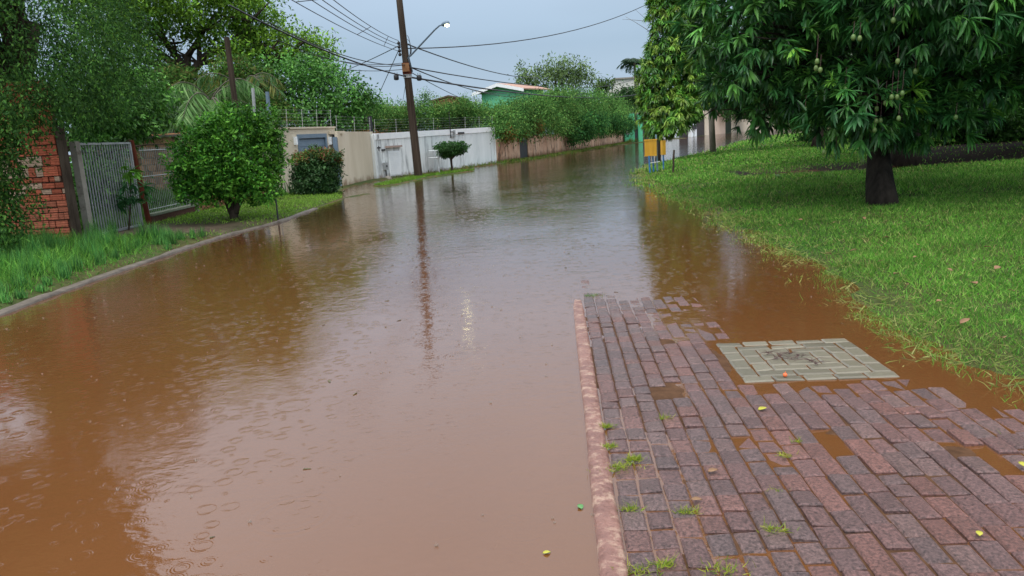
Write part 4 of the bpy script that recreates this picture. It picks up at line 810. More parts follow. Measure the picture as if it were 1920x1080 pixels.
q0 = at(170, 245, 36); q1 = at(320, 248, 36); gable_house('house', 'dark gabled house roof behind the yard wall at left', (q0[:2], q1[:2], 8), q1[2]+.0, at(236, 208, 36)[2], M['roof_dark'], M['roof_dark'], .5, None)
q0 = at(300, 246, 33); mb = MB(); mb.box((q0[0]+.6, 33, 1.2), (1.6, 1.0, 2.6)); o = mb.build('brick_pier', M['brick_plain'], None, origin=(q0[0]+.6, 33, 0)); tag(o, 'short raw brick outbuilding corner just left of the clipped round tree', 'outbuilding')

# --- poles behind
def pole_px(name, label, cat, b, tp, Y, r, m, r1=None):
    p0 = at(*b, Y); p1 = at(*tp, Y); d = (p1-p0)/(p1[2]-p0[2]); p0 = p0-d*p0[2]; mb = MB(); mb.tube([p0, (p0+p1)/2, p1], [r, (r+(r1 or r))/2, r1 or r], 10); o = mb.build(name, m, None, smooth=False, origin=(p0[0], p0[1], 0)); return tag(o, label, cat)
pole_px('wooden_pole', 'dark wooden utility pole rising out of the trees at left, behind the palm', 'utility pole', (441, 195), (425, 70), 27, .11, M['pole_wood'], .09)
pole_px('metal_pole', 'thin pale metal pole behind the clipped tree, left of two', 'pole', (479, 235), (474, 165), 26, .05, M['grey_metal'])
pole_px('metal_pole', 'thin blue-grey metal pole behind the clipped tree, right of two', 'pole', (507, 243), (501, 172), 26, .06, M['steel_blue'])
pole_px('dark_post', 'short dark post behind the right end of the cream wall', 'post', (696, 243), (693, 218), 35, .09, M['dark_steel'])
p0 = G(522, 416); mb = MB(); mb.tube([p0+np.array([0, 0, -.1]), at(517, 372, p0[1])], .018, 6); o = mb.build('stake', M['wire'], None, origin=(p0[0], p0[1], 0)); tag(o, 'thin black stake at the water edge, right of the clipped round tree', 'stake')

# --- cream house wall with garage door
cA = at(508, 243, 26.0); cB = at(632, 247, 29.6); cB = at(628, 247, 29.4); cf = Frame(cA[:2], cB[:2], 1); zt = 2.24
t = thing('cream_house_front', (cf.P(1, 0, 0)[0], cf.P(1, 0, 0)[1], 0), 'cream garage wall with blue-grey shutter door behind the boxy shrub', 'house')
mb = MB(); g0, gz = cf.hit(556, 252); g1, _ = cf.hit(612, 252); g1 = min(g1, cf.len-.25)
cf.box(mb, -.4, g0, -.2, 0, -.1, zt); cf.box(mb, g1, cf.len, -.2, 0, -.1, zt); cf.box(mb, g0, g1, -.2, 0, gz, zt); cf.box(mb, -.42, cf.len, -.24, .05, zt, zt+.06)
mb.build('wall', M['cream'], t)
mb = MB(); fw = .1; cf.box(mb, g0, g0+fw, -.10, .012, 0, gz); cf.box(mb, g1-fw, g1, -.10, .012, 0, gz); cf.box(mb, g0+fw, g1-fw, -.10, .012, gz-.14, gz); d_ = mb.build('door_frame', M['steel_blue'], t)
mb = MB(); cf.box(mb, g0+fw, g1-fw, -.12, -.06, .0, gz-.19); 
for k in range(9): cf.box(mb, g0+fw, g1-fw, -.06, -.045, .1+k*.19, .1+k*.19+.16)
cf.box(mb, g0+fw, g1-fw, -.10, -.09, gz-.19, gz-.14); mb.build('garage_door', M['steel_blue'], t)
for px_ in (552, 617):
    s_, z_ = cf.hit(px_, 264); mb = MB(); cf.box(mb, s_-.05, s_+.05, .0, .10, z_-.14, z_+.14); mb.build('wall_lamp', M['white_clean'], t)
# projecting cream block with doorway
pA = G(643, 352); pB = G(707, 337); pf = Frame(pA[:2], pB[:2], 1); zp = 2.10
t = thing('cream_wall_block', (pA[0], pA[1], 0), 'cream projecting wall block with dark doorway and small canopy beside the white wall', 'wall')
mb = MB(); pf.box(mb, 0, pf.len, -.22, 0, -.15, zp); pf.box(mb, pf.len-.22, pf.len, -1.6, -.22, -.15, zp); mb.build('wall', M['cream'], t)
dvec = cf.P(cf.len, 0, 0); e0 = pf.P(0, -.22, 0); df = Frame(dvec[:2], e0[:2], 1)
mb = MB(); ca = [cf.P(cf.len-.45, .12, 2.02), pf.P(.55, .12, 2.02), pf.P(.55, -.22, 2.02), cf.P(cf.len-.45, -.3, 2.02)]
mb.hexa(ca+[v+np.array([0, 0, .10]) for v in ca]); mb.build('canopy', M['cream'], t)
mb = MB(); df.box(mb, 0.02, df.len, -.10, -.02, -.05, 1.98); dd_ = mb.build('door', M['dark_steel'], t)
mb = MB(); pf.box(mb, -.16, -.006, -.16, -.02, -.05, 1.9); mb.build('door_jamb', M['steel_blue'], t)

# --- white wall
wA = G(707, 338); wB = G(931, 307); wf = Frame(wA[:2], wB[:2], 1); H0, H1 = wf.hit(712, 250)[1], wf.hit(923, 238)[1]
t = thing('white_street_wall', (wA[0], wA[1], 0), 'stained white street wall with louvred vent, sheet metal gate and bright white top band', 'wall')
gs0 = wf.hit(812, 280)[0]; hz = lambda s: H0+(H1-H0)*s/wf.len
mb = MB(); wf.box(mb, .0, gs0, -.16, 0, -.1, hz(0)-.02, z1b=hz(gs0)-.02); wf.box(mb, wf.len-.16, wf.len, -.18, .03, -.1, hz(wf.len)); mb.build('wall', M['white_wall'], t)
mb = MB(); wf.box(mb, .12, wf.len-.16, -.10, .035, hz(0)-.27, hz(0)+.0, hz(wf.len)-.27, hz(wf.len)); mb.build('top_band', M['white_clean'], t)
mb = MB(); n = 46; w = (wf.len-.2-gs0)/n
for k in range(n):
    a = gs0+k*w; wf.box(mb, a+.004, a+w*.62, -.05, .012, -.05, hz(a)-.28); wf.box(mb, a+w*.62, a+w+.004, -.05, -.012, -.05, hz(a)-.28)
mb.build('sheet_metal_gate', M['white_metal'], t)
def rect_on(f, x0, y0, x1, y1, d0, d1, mb): a, z1 = f.hit(x0, y0); b, z0 = f.hit(x1, y1); f.box(mb, min(a, b), max(a, b), d0, d1, min(z0, z1), max(z0, z1)); return min(a, b), max(a, b), min(z0, z1), max(z0, z1)
a, z1 = wf.hit(729, 288); b, z0 = wf.hit(752, 325)
mb = MB()
zt_ = wf.hit(741, 285)[1]; zb_ = wf.hit(741, 327)[1]; k = 0; z = zb_
while z < zt_: wf.box(mb, a, b, .004, .03, z, z+.055); z += .095
wf.box(mb, a-.05, b+.03, -.0, .006, zb_-.05, zt_+.05); v_ = mb.build('louvre_vent', M['white_clean'], t)
mb = MB(); zc = wf.hit(738, 275)[1]; wf.box(mb, a-.25, b+.12, .0, .12, zc-.03, zc+.05); mb.build('ledge', mat('pinkish_ledge', (.36, .27, .23), None), t)
mb = MB(); zc = wf.hit(718, 312)[1]; s_ = wf.hit(720, 312)[0]; wf.box(mb, s_-.13, s_+.13, .02, .14, zc-.16, zc+.16); 
t2 = thing('water_meter_box', tuple(wf.P(s_, .08, 0)), 'small grey meter box on a post at the left end of the white wall', 'meter box'); mb.build('box', M['grey_metal'], t2)
mb = MB(); mb.tube([wf.P(s_, .08, -.05), wf.P(s_, .08, zc-.16)], .03, 6); mb.build('post', M['dark_steel'], t2); mb = MB(); mb.tube([wf.P(s_, .145, zc), wf.P(s_, .155, zc)], .05, 10); mb.build('dial', M['dark_steel'], t2)
mb = MB(); mb.ball(wf.P(s_, .15, .02), .17, 8, (1, 1, .8)); mb.build('stone_footing', M['concrete'], t2)
mb = MB(); rect_on(wf, 715, 280, 721, 282.5, .0, .05, mb); mb.build('mail_slot', M['dark_steel'], t)
mb = MB(); rect_on(wf, 857, 248, 869, 251, .04, .06, mb); mb.build('name_plate', M['dark_steel'], t)
mb = MB(); rect_on(wf, 705, 252, 708, 260, .0, .08, mb); mb.build('junction_box', M['grey_metal'], t)
mb = MB(); rect_on(wf, 709, 274, 711, 283, .0, .02, mb); rect_on(wf, 707, 276, 713, 278, .0, .022, mb); mb.build('house_number', M['dark_steel'], t)   # small dark mark
# entry-phone mast with insulators
s_, z_ = wf.hit(843, 252)
t2 = thing('cable_bracket', tuple(wf.P(s_, .06, 0)), 'thin mast and grey bracket on the white wall top, above the topiary', 'bracket'); mb = MB(); mb.tube([wf.P(s_, .06, z_-.2), wf.P(s_, .06, z_+1.15)], .022, 6); mb.build('mast', M['dark_steel'], t2)
mb = MB(); wf.box(mb, s_+.05, s_+.42, .045, .09, z_+.12, z_+.17); wf.box(mb, s_+.05, s_+.42, .045, .09, z_-.12, z_-.07); wf.box(mb, s_+.34, s_+.46, .04, .12, z_-.15, z_+.2); mb.build('bracket', M['grey_metal'], t2)
# white garden table-like stand
s_ = wf.hit(806, 310)[0]; t2 = thing('bin_stand', tuple(wf.P(s_, .55, 0)), 'white raised rubbish basket on a post before the white wall, right of the utility pole', 'basket'); mb = MB()
mb.tube([wf.P(s_, .5, -.1), wf.P(s_, .5, .75)], .035, 6); wf.box(mb, s_-.05, s_+.05, .45, .55, .2, .24); mb.build('post', M['white_metal'], t2)
mb = MB(); 
for z in (.75, 1.08): 
    for (a, b) in (((-.55, .3), (.55, .3)), ((-.55, .75), (.55, .75)), ((-.55, .3), (-.55, .75)), ((.55, .3), (.55, .75))): mb.tube([wf.P(s_+a[0], a[1], z), wf.P(s_+b[0], b[1], z)], .018, 5)
for k in range(9): a = -.55+k*1.1/8; mb.tube([wf.P(s_+a, .75, .75), wf.P(s_+a, .75, 1.08)], .008, 4); mb.tube([wf.P(s_+a, .3, .75), wf.P(s_+a, .75, .75)], .008, 4)
wf.box(mb, s_-.3, s_+.3, .33, .7, .73, .745); mb.build('basket', M['white_metal'], t2)
# electric fences
def efence(label, f, s0, s1, ztop, n, h=.55, d=-.08, wires=5):
    t = thing('electric_fence', tuple(f.P(s0, d, 0)), label, 'electric fence')
    for k in range(n):
        s = s0+(s1-s0)*k/(n-1); zt_ = ztop(s); p = f.P(s, d, zt_); q = p+np.array([.02, .05, h]); mb = MB(); mb.tube([p, q], .007, 5)
        for j in range(wires): r_ = p+(q-p)*((j+.8)/wires); mb.ball(r_, .017, 6)
        mb.build('rod', M['porcelain'], t)
    mb = MB()
    for j in range(wires): o = np.array([.02, .05, h])*((j+.8)/wires); mb.tube([f.P(s0, d, ztop(s0))+o, f.P(s1, d, ztop(s1))+o], .002, 4)
    mb.build('wire', M['grey_metal'], t)
efence('electric fence rods and wires along the top of the cream garage wall', cf, .1, cf.len-.1, lambda s: zt+.06, 5, .62)
efence('electric fence rods and wires along the top of the cream wall block', pf, .2, pf.len-.1, lambda s: zp, 3, .6)
efence('electric fence rods and wires along the top of the white street wall', wf, .3, wf.len-.1, lambda s: hz(s), 8, .6)

# --- pink wall with black door
qf = Frame(pw0, pw1, 1); ds0 = qf.hit(974, 270)[0]; ds1 = qf.hit(990, 270)[0]
t = thing('pink_street_wall', (pw0[0], pw0[1], 0), 'long stained pinkish rendered wall under the overgrown hedge', 'wall')
mb = MB(); qf.box(mb, .1, ds0, -.2, 0, -.1, 1.45); qf.box(mb, ds1, qf.len, -.2, 0, -.1, 1.5, z1b=1.65); mb.build('wall', M['pink_wall'], t)
mb = MB(); qf.box(mb, ds0+.01, ds1-.01, -.14, -.06, -.05, 1.85); dd_ = mb.build('door', M['dark_steel'], t); mb = MB(); s_, z_ = qf.hit(983, 260); qf.box(mb, s_-.08, s_+.08, -.055, -.04, z_-.08, z_+.08); mb.build('notice', M['white_clean'], dd_)
# green wall / gate
gA = np.array([13.9, 86.3]); gB = np.array([18.0, 88.6]); gf2 = Frame(gA, gB, 1); t = thing('green_wall', (gA[0], gA[1], 0), 'bright green street wall with narrow dark gate gap beyond the pink wall', 'wall'); 
x1 = gf2.hit(1190, 250)[0]; x2 = gf2.hit(1197, 250)[0]; x3 = gf2.hit(1205, 250)[0]; zz = gf2.hit(1185, 213)[1]
mb = MB(); gf2.box(mb, -.3, x1, -.2, 0, -.1, zz); gf2.box(mb, x2, x3, -.2, 0, -.1, zz-.1); mb.build('wall', M['green_paint'], t)
mb = MB(); gf2.box(mb, x1, x2, -.16, -.10, 0, zz-.3); mb.build('gate', M['dark_steel'], t)
mb = MB(); s_, z_ = gf2.hit(1177, 247); gf2.box(mb, s_-.25, s_+.25, 0, .1, z_-.3, z_+.3); mb.build('meter_box', M['grey_metal'], t)
# far row of fronts
fA = np.array(G(1246, 262)[:2]); fB = np.array(G(1410, 245)[:2]); ff = Frame(fA, fB, 1)
def front(label, x0, x1, ytop, m, d=0., name='street_front', cat='wall', extra=None):
    a = ff.hit(x0, 240)[0]; b = ff.hit(x1, 240)[0]; z = ff.hit((x0+x1)/2, ytop)[1]; mb = MB(); ff.box(mb, a, b, d-.25, d, -.1, z); o = thing(name, tuple(ff.P(a, d, 0)), label, cat); mb.build('panel' if cat == 'gate' else 'wall', m, o)
    mb = MB(); 
    if cat == 'gate':
        n = 9
        for k in range(n): s = a+(b-a)*(k+.5)/n; ff.box(mb, s-.04, s+.04, d, d+.05, .05, z-.05)
        mb.build('bars', M['dark_steel'], o)
    else: ff.box(mb, a, b, d-.3, d+.06, z, z+.1); mb.build('coping', M['concrete'], o)
    return o
far_dark = mat('dark_brown_gate', (.05, .04, .04), (.08, .06, .055), 2, .6)
far_cream = mat('pale_plaster', (.60, .52, .40), (.66, .58, .47), .6, .8)
front('pale white wall right of the red car at the end of the street', 1245, 1273, 212, M['white_wall'])
front('left dark sliding gate at the end of the street, left of the white meter pillar', 1273, 1291, 214, far_dark, -.1, 'slatted_gate', 'gate')
front('right dark reddish gate at the end of the street, right of the white meter pillar', 1301, 1322, 214, far_dark, -.1, 'slatted_gate', 'gate')
front('narrow pale pier left of the leaning grey pole at the end of the street', 1322, 1334, 208, far_cream)
front('pinkish cream wall just right of the leaning grey pole', 1334, 1360, 206, mat('pink_cream', (.58, .44, .34), (.64, .50, .40), .6, .8))
front('dark green gate at the far end of the street', 1360, 1372, 208, mat('dark_green_gate', (.05, .09, .05), (.07, .11, .06), 1, .6), -.1, 'slatted_gate', 'gate')
front('pale cream wall farthest down the street', 1372, 1500, 208, far_cream)
a = ff.hit(1290, 240)[0]; b = ff.hit(1301, 240)[0]; t = thing('meter_pillar', tuple(ff.P(a, .2, 0)), 'white two-legged meter pillar with dark box between the far gates', 'meter pillar'); z = ff.hit(1295, 226)[1]
mb = MB(); ff.box(mb, a, a+(b-a)*.36, 0, .4, -.1, z*.45); ff.box(mb, a+(b-a)*.64, b, 0, .4, -.1, z*.45); ff.box(mb, a, b, 0, .4, z*.45, z); mb.build('pillar', M['white_clean'], t); mb = MB(); ff.box(mb, a+(b-a)*.2, b-(b-a)*.2, .4, .55, z*.45, z*.72); mb.build('meter', M['dark_steel'], t)
# carport with cars
cp0 = gf2.hit(1205, 250)[0]; c2 = Frame(gf2.P(cp0, 0, 0)[:2], fA, 1)
t = thing('carport', tuple(c2.P(0, 0, 0)), 'shadowy open carport between the green wall and the pale white wall', 'carport')
mb = MB(); c2.box(mb, 0, .7, -.2, 0, -.1, 3.1); c2.box(mb, 1.3, 1.6, -.2, 0, -.1, 3.1); mb.build('pier', M['dark_steel'], t)
mb = MB(); c2.box(mb, 0, c2.len, -6, .1, 3.1, 3.35); mb.build('roof', M['concrete'], t); mb = MB(); c2.box(mb, 0, c2.len, -6.3, -6.1, -.1, 3.1); mb.build('back_wall', M['dark_steel'], t)  # back wall near black, carport shade painted into its colour
def car(label, c, rz, m, name='parked_car'):
    t = bpy.data.objects.new(name, None); col.objects.link(t); tag(t, label, 'car')
    def rot(v): return v
    prof = [(-2.0, .35), (-2.05, .75), (-1.9, .95), (-1.25, 1.02), (-.75, 1.42), (.7, 1.45), (1.35, 1.02), (1.95, .85), (2.05, .6), (2.0, .32)]
    mb = MB(); n = len(prof); vs = []
    for (sy, ins) in ((-1, 0), (1, 0)):
        for (x, z) in prof: w = .82 if z < 1.1 else .66; vs.append((x, sy*w, z))
    fs = [tuple(range(n-1, -1, -1)), tuple(range(n, 2*n))]+[(i, (i+1) % n, n+(i+1) % n, n+i) for i in range(n)]
    mb.add(vs, fs); mb.build('body', m, t, bevel=.06)
    mb = MB()
    for s in (-1, 1): mb.hexa([(-1.1, s*.80, 1.03), (1.2, s*.80, 1.03), (1.2, s*.70, 1.03), (-1.1, s*.70, 1.03), (-.7, s*.70, 1.38), (.68, s*.70, 1.38), (.68, s*.64, 1.38), (-.7, s*.64, 1.38)])
    mb.hexa([(-1.36, -.66, 1.0), (-1.36, .66, 1.0), (-1.2, .66, 1.0), (-1.2, -.66, 1.0), (-.84, -.58, 1.40), (-.84, .58, 1.40), (-.7, .58, 1.40), (-.7, -.58, 1.40)]); mb.build('windows', M['glass_dark'], t)
    for x in (-1.25, 1.25):
        for s in (-1, 1):
            mb = MB(); mb.tube([(x, s*.68, .31), (x, s*.86, .31)], .31, 18); w = mb.build('wheel', M['tyre'], t); mb = MB(); mb.tube([(x, s*.862, .31), (x, s*.872, .31)], .17, 14); mb.build('rim', M['chrome'], w)
    for s in (-1, 1):
        mb = MB(); mb.box((-2.04, s*.6, .78), (.06, .3, .16)); mb.build('taillight', M['car_red'], t)
    t.location = c; t.rotation_euler = (0, 0, rz); return t
cc = c2.P(c2.hit(1237, 250)[0], -2.2, 0); car('dark red car parked with its back to the street at the carport', (cc[0], cc[1], .02), math.radians(75), M['car_red'])
cc = c2.P(c2.hit(1218, 250)[0], -2.6, 0); car('dark grey car parked left of the red car in the carport', (cc[0], cc[1], .02), math.radians(75), M['dark_steel'])

# --- houses beyond the hedges
q0, q1 = at(914, 172, 95), at(975, 182, 95); a_ = at(1002, 170, 95)
gable_house('house', 'green house gable with white fascia and tiled roof above the hedge', (at(903, 180, 92)[:2], at(978, 175, 89)[:2], 5), at(905, 173, 92)[2], at(943, 158, 90)[2], M['green_house'], M['tile_roof'], .8, M['white_clean'])
gable_house('house', 'raw brick gable end above the hedge right of the utility pole', (at(812, 195, 80)[:2], at(872, 195, 80)[:2], 6), at(812, 190, 80)[2], at(850, 181, 80)[2], M['brick_plain'], M['brown_roof'], .3, None)
gable_house('house', 'low brown roof left of the utility pole, behind the white wall', (at(655, 205, 75)[:2], at(762, 205, 75)[:2], 7), at(655, 209, 75)[2], at(705, 202, 75)[2], M['brick_plain'], M['brown_roof'], .4, None)
a_, b_ = at(1147, 160, 140), at(1202, 152, 140)
t = thing('concrete_building', (a_[0], 140, 0), 'plain grey concrete upper storey beyond the dark bushes, left of the light mango', 'building')
mb = MB(); mb.box(((a_[0]+b_[0])/2+1.5, 143, a_[2]/2-.6), (b_[0]-a_[0]+4, 6, a_[2]-.2)); mb.build('lower_storey', mat('grey_render', (.42, .42, .38), (.5, .5, .45), 1, .9), t)
x0 = at(1155, 160, 140)[0]; x1 = at(1215, 160, 140)[0]; mb = MB(); mb.box(((x0+x1)/2, 143.2, (at(1180, 168, 140)[2]+at(1180, 147, 140)[2])/2), (x1-x0, 5.4, at(1180, 147, 140)[2]-at(1180, 168, 140)[2])); mb.build('upper_storey', mat('grey_render_light', (.50, .50, .46), (.56, .56, .52), 1, .9), t)
mb = MB(); mb.box(((x0+x1)/2, 143.2, at(1180, 147, 140)[2]+.12), (x1-x0+.5, 6, .24)); mb.build('roof_slab', M['concrete'], t)

#==SECTION utility pole and wires
pb = G(785, 333); PY_ = pb[1]; ptop = at(742, -62, PY_); d = ptop-np.array(pb)
t = thing('utility_pole', (pb[0], pb[1], 0), 'tall leaning brown wooden utility pole standing in the flood by the white wall', 'utility pole')
mb = MB(); mb.tube([np.array(pb)+d*f for f in (-.03, 0, .25, .5, .75, 1)], [.19, .185, .17, .155, .14, .125], 14); mb.build('pole', M['pole_wood'], t, smooth=True)
PP = lambda py: np.array(pb)+d*((333-py)/395.)
mb = MB(); mb.tube([PP(134), PP(113)], .20, 12); mb.build('clamp_band', M['rust'], t)
mb = MB(); c_ = PP(122)+np.array([-.02, -.19, 0]); mb.box(c_, (.30, .12, .34), .1); mb.build('wooden_bracket', mat('weathered_bracket', (.30, .16, .08), (.20, .10, .05), 6, .8), t)
mb = MB(); mb.tube([PP(141), PP(137)], .19, 12); mb.tube([PP(136), PP(133)], .185, 12); mb.build('steel_strap', M['grey_metal'], t)
for py_ in (76, 83, 90, 97):
    for sx in (-.22,): mb = MB(); c_ = PP(py_)+np.array([sx, -.05, 0]); mb.tube([c_-np.array([0, 0, .06]), c_, c_+np.array([0, 0, .06])], [.05, .075, .05], 8); mb.build('insulator', M['dark_steel'], t)
mb = MB(); mb.tube([PP(72)+np.array([-.22, -.05, 0]), PP(100)+np.array([-.22, -.05, 0])], .02, 6); mb.build('insulator_rack', M['dark_steel'], t)
for k in range(3):
    mb = MB(); c_ = PP(82); mb.tube([c_+np.array([.16+.10*math.sin(a)*(1+.2*k), -.1, .42*math.cos(a)*(1-.2*k)-.08*k]) for a in np.linspace(0, 3.3, 9)], .012, 5); mb.build('cable_loop', M['wire'], t)
# lamp
la = PP(130)+np.array([.22, -.08, 0])
def atY(px, py, Y): return at(px, py, Y)
arm = [la, at(766, 108, PY_-.3), at(770, 104, PY_-.4), at(800, 72, PY_-1.2), at(815, 56, PY_-1.6), at(824, 48, PY_-1.8), at(833, 45, PY_-2.0)]
t2 = thing('street_lamp', tuple(la), 'lit street lamp on a curved arm fixed to the wooden utility pole', 'street lamp')
mb = MB(); mb.tube(arm, [.04, .04, .04, .036, .034, .032, .03], 8); mb.tube([PP(133), la], .03, 6); mb.tube([PP(122), at(765.5, 120, PY_-.1)], .02, 6); mb.build('arm', M['steel_blue'], t2, smooth=True)
h0 = at(829, 46.5, PY_-1.9); h1 = at(841, 42.5, PY_-2.25); mb = MB(); mb.tube([h0, h0+(h1-h0)*.3, h0+(h1-h0)*.8, h1], [.05, .10, .11, .05], 10); mb.build('head', M['steel_blue'], t2, smooth=True)
mb = MB(); lc = h0+(h1-h0)*.75+np.array([0, -.04, -.09]); mb.ball(lc, .08, 10, (1.1, 1.2, .65)); mb.build('lit_globe', M['lamp'], t2, smooth=True)
def wire(p, q, sag, r=.013, n=18):
    T = np.linspace(0, 1, n)[:, None]; pts = np.array(p)*(1-T)+np.array(q)*T; pts[:, 2] -= (4*sag*T*(1-T))[:, 0]; return pts
def cable(name, label, p, q, sag, r=.014, cat='cable', group=None):
    mb = MB(); mb.tube(wire(p, q, sag), r, 5); o = mb.build(name, M['wire'], None, origin=(np.array(p)+np.array(q))/2, smooth=True); return tag(o, label, cat, group)
t = thing('overhead_line', tuple(PP(80)), 'four parallel overhead wires with spacer rods running from the pole to the upper left', 'overhead line')
ends = [(530, -10), (566, -12), (585, -14), (605, -16)]; starts = [91, 84, 78, 71]; YF = 17.5; lines = []
for (ex, ey), sy in zip(ends, starts):
    w_pts = wire(PP(sy)+np.array([-.22, -.05, 0]), at(ex, ey, YF), .12); lines.append(w_pts); mb = MB(); mb.tube(w_pts, .011, 5); mb.build('wire', M['wire'], t, smooth=True)
for f in (17, 9, 4): mb = MB(); k = f if f < 17 else 16; a, b = lines[0][k], lines[3][k]; b2 = b.copy(); b2[0] = (a[0]+b[0])/2; a2 = a.copy(); a2[0] = b2[0]; mb.tube([a, b], .010, 5); mb.build('spacer', M['wire'], t)
cable('telephone_cable', 'long sagging cable crossing the open sky from the pole to the upper right', PP(86), at(1240, -6, 60), .9, .024)
cable('telephone_cable', 'cable running from the top of the insulator rack down right behind the far feathery tree', PP(76), at(1010, 146, 75), .4, .03)
mc0 = PP(139)
cable('telephone_cable', 'thick black cable from the pole down left into the trees, with a hanging box', at(430, 10, 24), mc0, .25, .030)
cable('telephone_cable', 'thick black cable from the pole to the right over the green house', mc0, at(1230, 168, 110), 1.0, .040)
for i, (x, y) in enumerate(((743, 145), (786, 146))):
    p = at(x, y, PY_-.1); t = thing('splice_box', tuple(p), ['black cable splice box hanging just left of the utility pole', 'black cable splice box hanging just right of the utility pole'][i], 'splice box'); mb = MB(); mb.tube([p+np.array([0, 0, -.12]), p+np.array([0, 0, -.09]), p+np.array([0, 0, .08]), p+np.array([0, 0, .12])], [.06, .11, .11, .06], 10); mb.build('canister', M['wire'], t, smooth=True)
    mb = MB(); mb.tube([p+np.array([-.05, 0, .1]), p+np.array([-.05, 0, .2])], .01, 5); mb.tube([p+np.array([.05, 0, .1]), p+np.array([.05, 0, .2])], .01, 5); mb.build('hanger', M['wire'], t)
for i, (p, q, sg, r_, lb) in enumerate([
    (PP(76), at(640, 135, 50), .05, .02, 'thin cable rising steeply from the left treetops to the insulator rack'),
    (PP(84)+np.array([-.2, 0, 0]), at(700, 200, 48), .0, .018, 'thin drop cable from the insulator rack down to the hedge left of the pole'),
    (PP(116), at(500, 40, 22), .35, .016, 'upper of the thin telephone cables entering the big tree left of the pole'),
    (PP(116), at(520, 75, 26), .35, .014, 'lower of the thin telephone cables entering the big tree left of the pole'),
    (PP(124), at(610, 124, 40), .15, .014, 'nearly level thin cable leaving the pole to the left'),
    (PP(118), at(950, 175, 80), .4, .026, 'thin cable dropping from the bracket to the right towards the hedge'),
    (PP(118), at(1010, 170, 100), 1.0, .024, 'thin sagging cable from the bracket to the green house roof'),
    (PP(120), at(1200, 144, 115), 1.2, .028, 'thin low cable running right past the distant palm'),
    (PP(126), at(880, 190, 70), .1, .02, 'thin drop cable from the pole down right to the brick gable'),
    (PP(112), at(560, 95, 30), .25, .012, 'short thin cable merging with the left treetop cables'),
    (PP(130), at(755, 190, 60), .05, .014, 'faint drop cable from the splice box towards the brown roof')]):
    cable('telephone_cable', lb, p, q, sg, r_)

#==SECTION right bank small things
b_ = G(1227, 325); YB = b_[1]; t = thing('litter_bin', (b_[0], b_[1], 0), 'yellow litter bin on blue posts at the tip of the lawn', 'litter bin')
tl = at(1208, 262, YB-.05); tr_ = at(1233, 258, YB-.05); bl_ = at(1211, 293, YB-.05); cxm = (tl[0]+tr_[0])/2; wB_ = .40; z0 = bl_[2]; z1 = tl[2]
mb = MB(); rz = -.25
def bx(mb, dx, dy, dz, sx, sy, sz):
    v = Matrix.Rotation(rz, 3, 'Z') @ Vector((dx, dy, 0)); mb.box((cxm+v.x, YB+v.y, dz), (sx, sy, sz), rz)
zc = (z0+z1)/2; hh = z1-z0
bx(mb, 0, -.17, zc, .40, .012, hh); bx(mb, 0, .17, zc, .40, .012, hh); bx(mb, -.194, 0, zc, .012, .328, hh); bx(mb, .194, 0, zc, .012, .328, hh); bx(mb, 0, 0, z0+.01, .37, .32, .02)
mb.build('basket', M['yellow'], t)
mb = MB()
for k in range(6): bx(mb, -.17+k*.068, -.184, zc, .012, .014, hh-.05)
bx(mb, 0, -.186, z1-.02, .42, .02, .04); bx(mb, 0, -.186, z0+.02, .42, .02, .04); bx(mb, .21, 0, z1-.02, .02, .36, .04); bx(mb, -.21, 0, z1-.02, .02, .36, .04); mb.build('ribs', M['yellow'], t)
for k, (x, m_) in enumerate(((1219, 'blue'), (1226, 'blue'), (1233, 'bluegrey'))):
    p = G(x, 326-k); q = at(x-2 if k < 2 else 1230, 292 if k < 2 else 252, p[1]); mb = MB(); mb.tube([p+np.array([0, 0, -.1]), q], .028 if k < 2 else .03, 9); mb.build('post', M[m_], t)
p = at(1217, 306, YB-.1); q = at(1237, 303, YB-.1); mb = MB(); mb.tube([p, q], .012, 5); mb.build('cross_bar', M['white_clean'], t)
p = at(1252, 258, YB+1.2); t = thing('litter_bin', (p[0], YB+1.2, 0), 'second orange-yellow bin panel just behind the yellow litter bin', 'litter bin'); cxm = at(1243, 262, YB+1.0)[0]; YBs = YB; YB = YB+1.0; mb = MB(); rz = .3; bx(mb, 0, -.07, zc-.05, .13, .012, hh*.9); bx(mb, 0, .07, zc-.05, .13, .012, hh*.9); bx(mb, -.059, 0, zc-.05, .012, .128, hh*.9); bx(mb, .059, 0, zc-.05, .012, .128, hh*.9); mb.build('basket', M['yellow'], t)
mb = MB(); mb.tube([(cxm, YB, -.1), (cxm, YB, z0)], .025, 8); mb.build('post', M['blue'], t); YB = YBs
p = G(1261, 328); q = at(1264, 281, p[1]); mb = MB(); mb.tube([p+np.array([0, 0, -.1]), p+(q-p)*.4+np.array([.012, 0, 0]), p+(q-p)*.7, q], [.035, .032, .034, .028], 8); o = mb.build('stake', M['bark'], None, origin=(p[0], p[1], 0)); tag(o, 'short dark wooden stake standing at the lawn edge, right of the yellow bin', 'stake')
p = G(1337, 288); q = at(1331, 150, p[1]); mb = MB(); mb.tube([p+np.array([0, 0, -.1]), q], [.17, .14], 10); o = mb.build('concrete_pole', mat('grey_pole', (.22, .20, .17), (.30, .28, .24), 5, .85, (1, 1, .3)), None, smooth=True, origin=(p[0], p[1], 0)); tag(o, 'grey-brown pole at the water edge under the mango canopy, right of the stake', 'pole')
pole_px('wooden_pole', 'short dark pole top beside the distant palm, left edge of the mango crown', 'utility pole', (1217, 160), (1217, 78), 60, .12, M['pole_wood'])

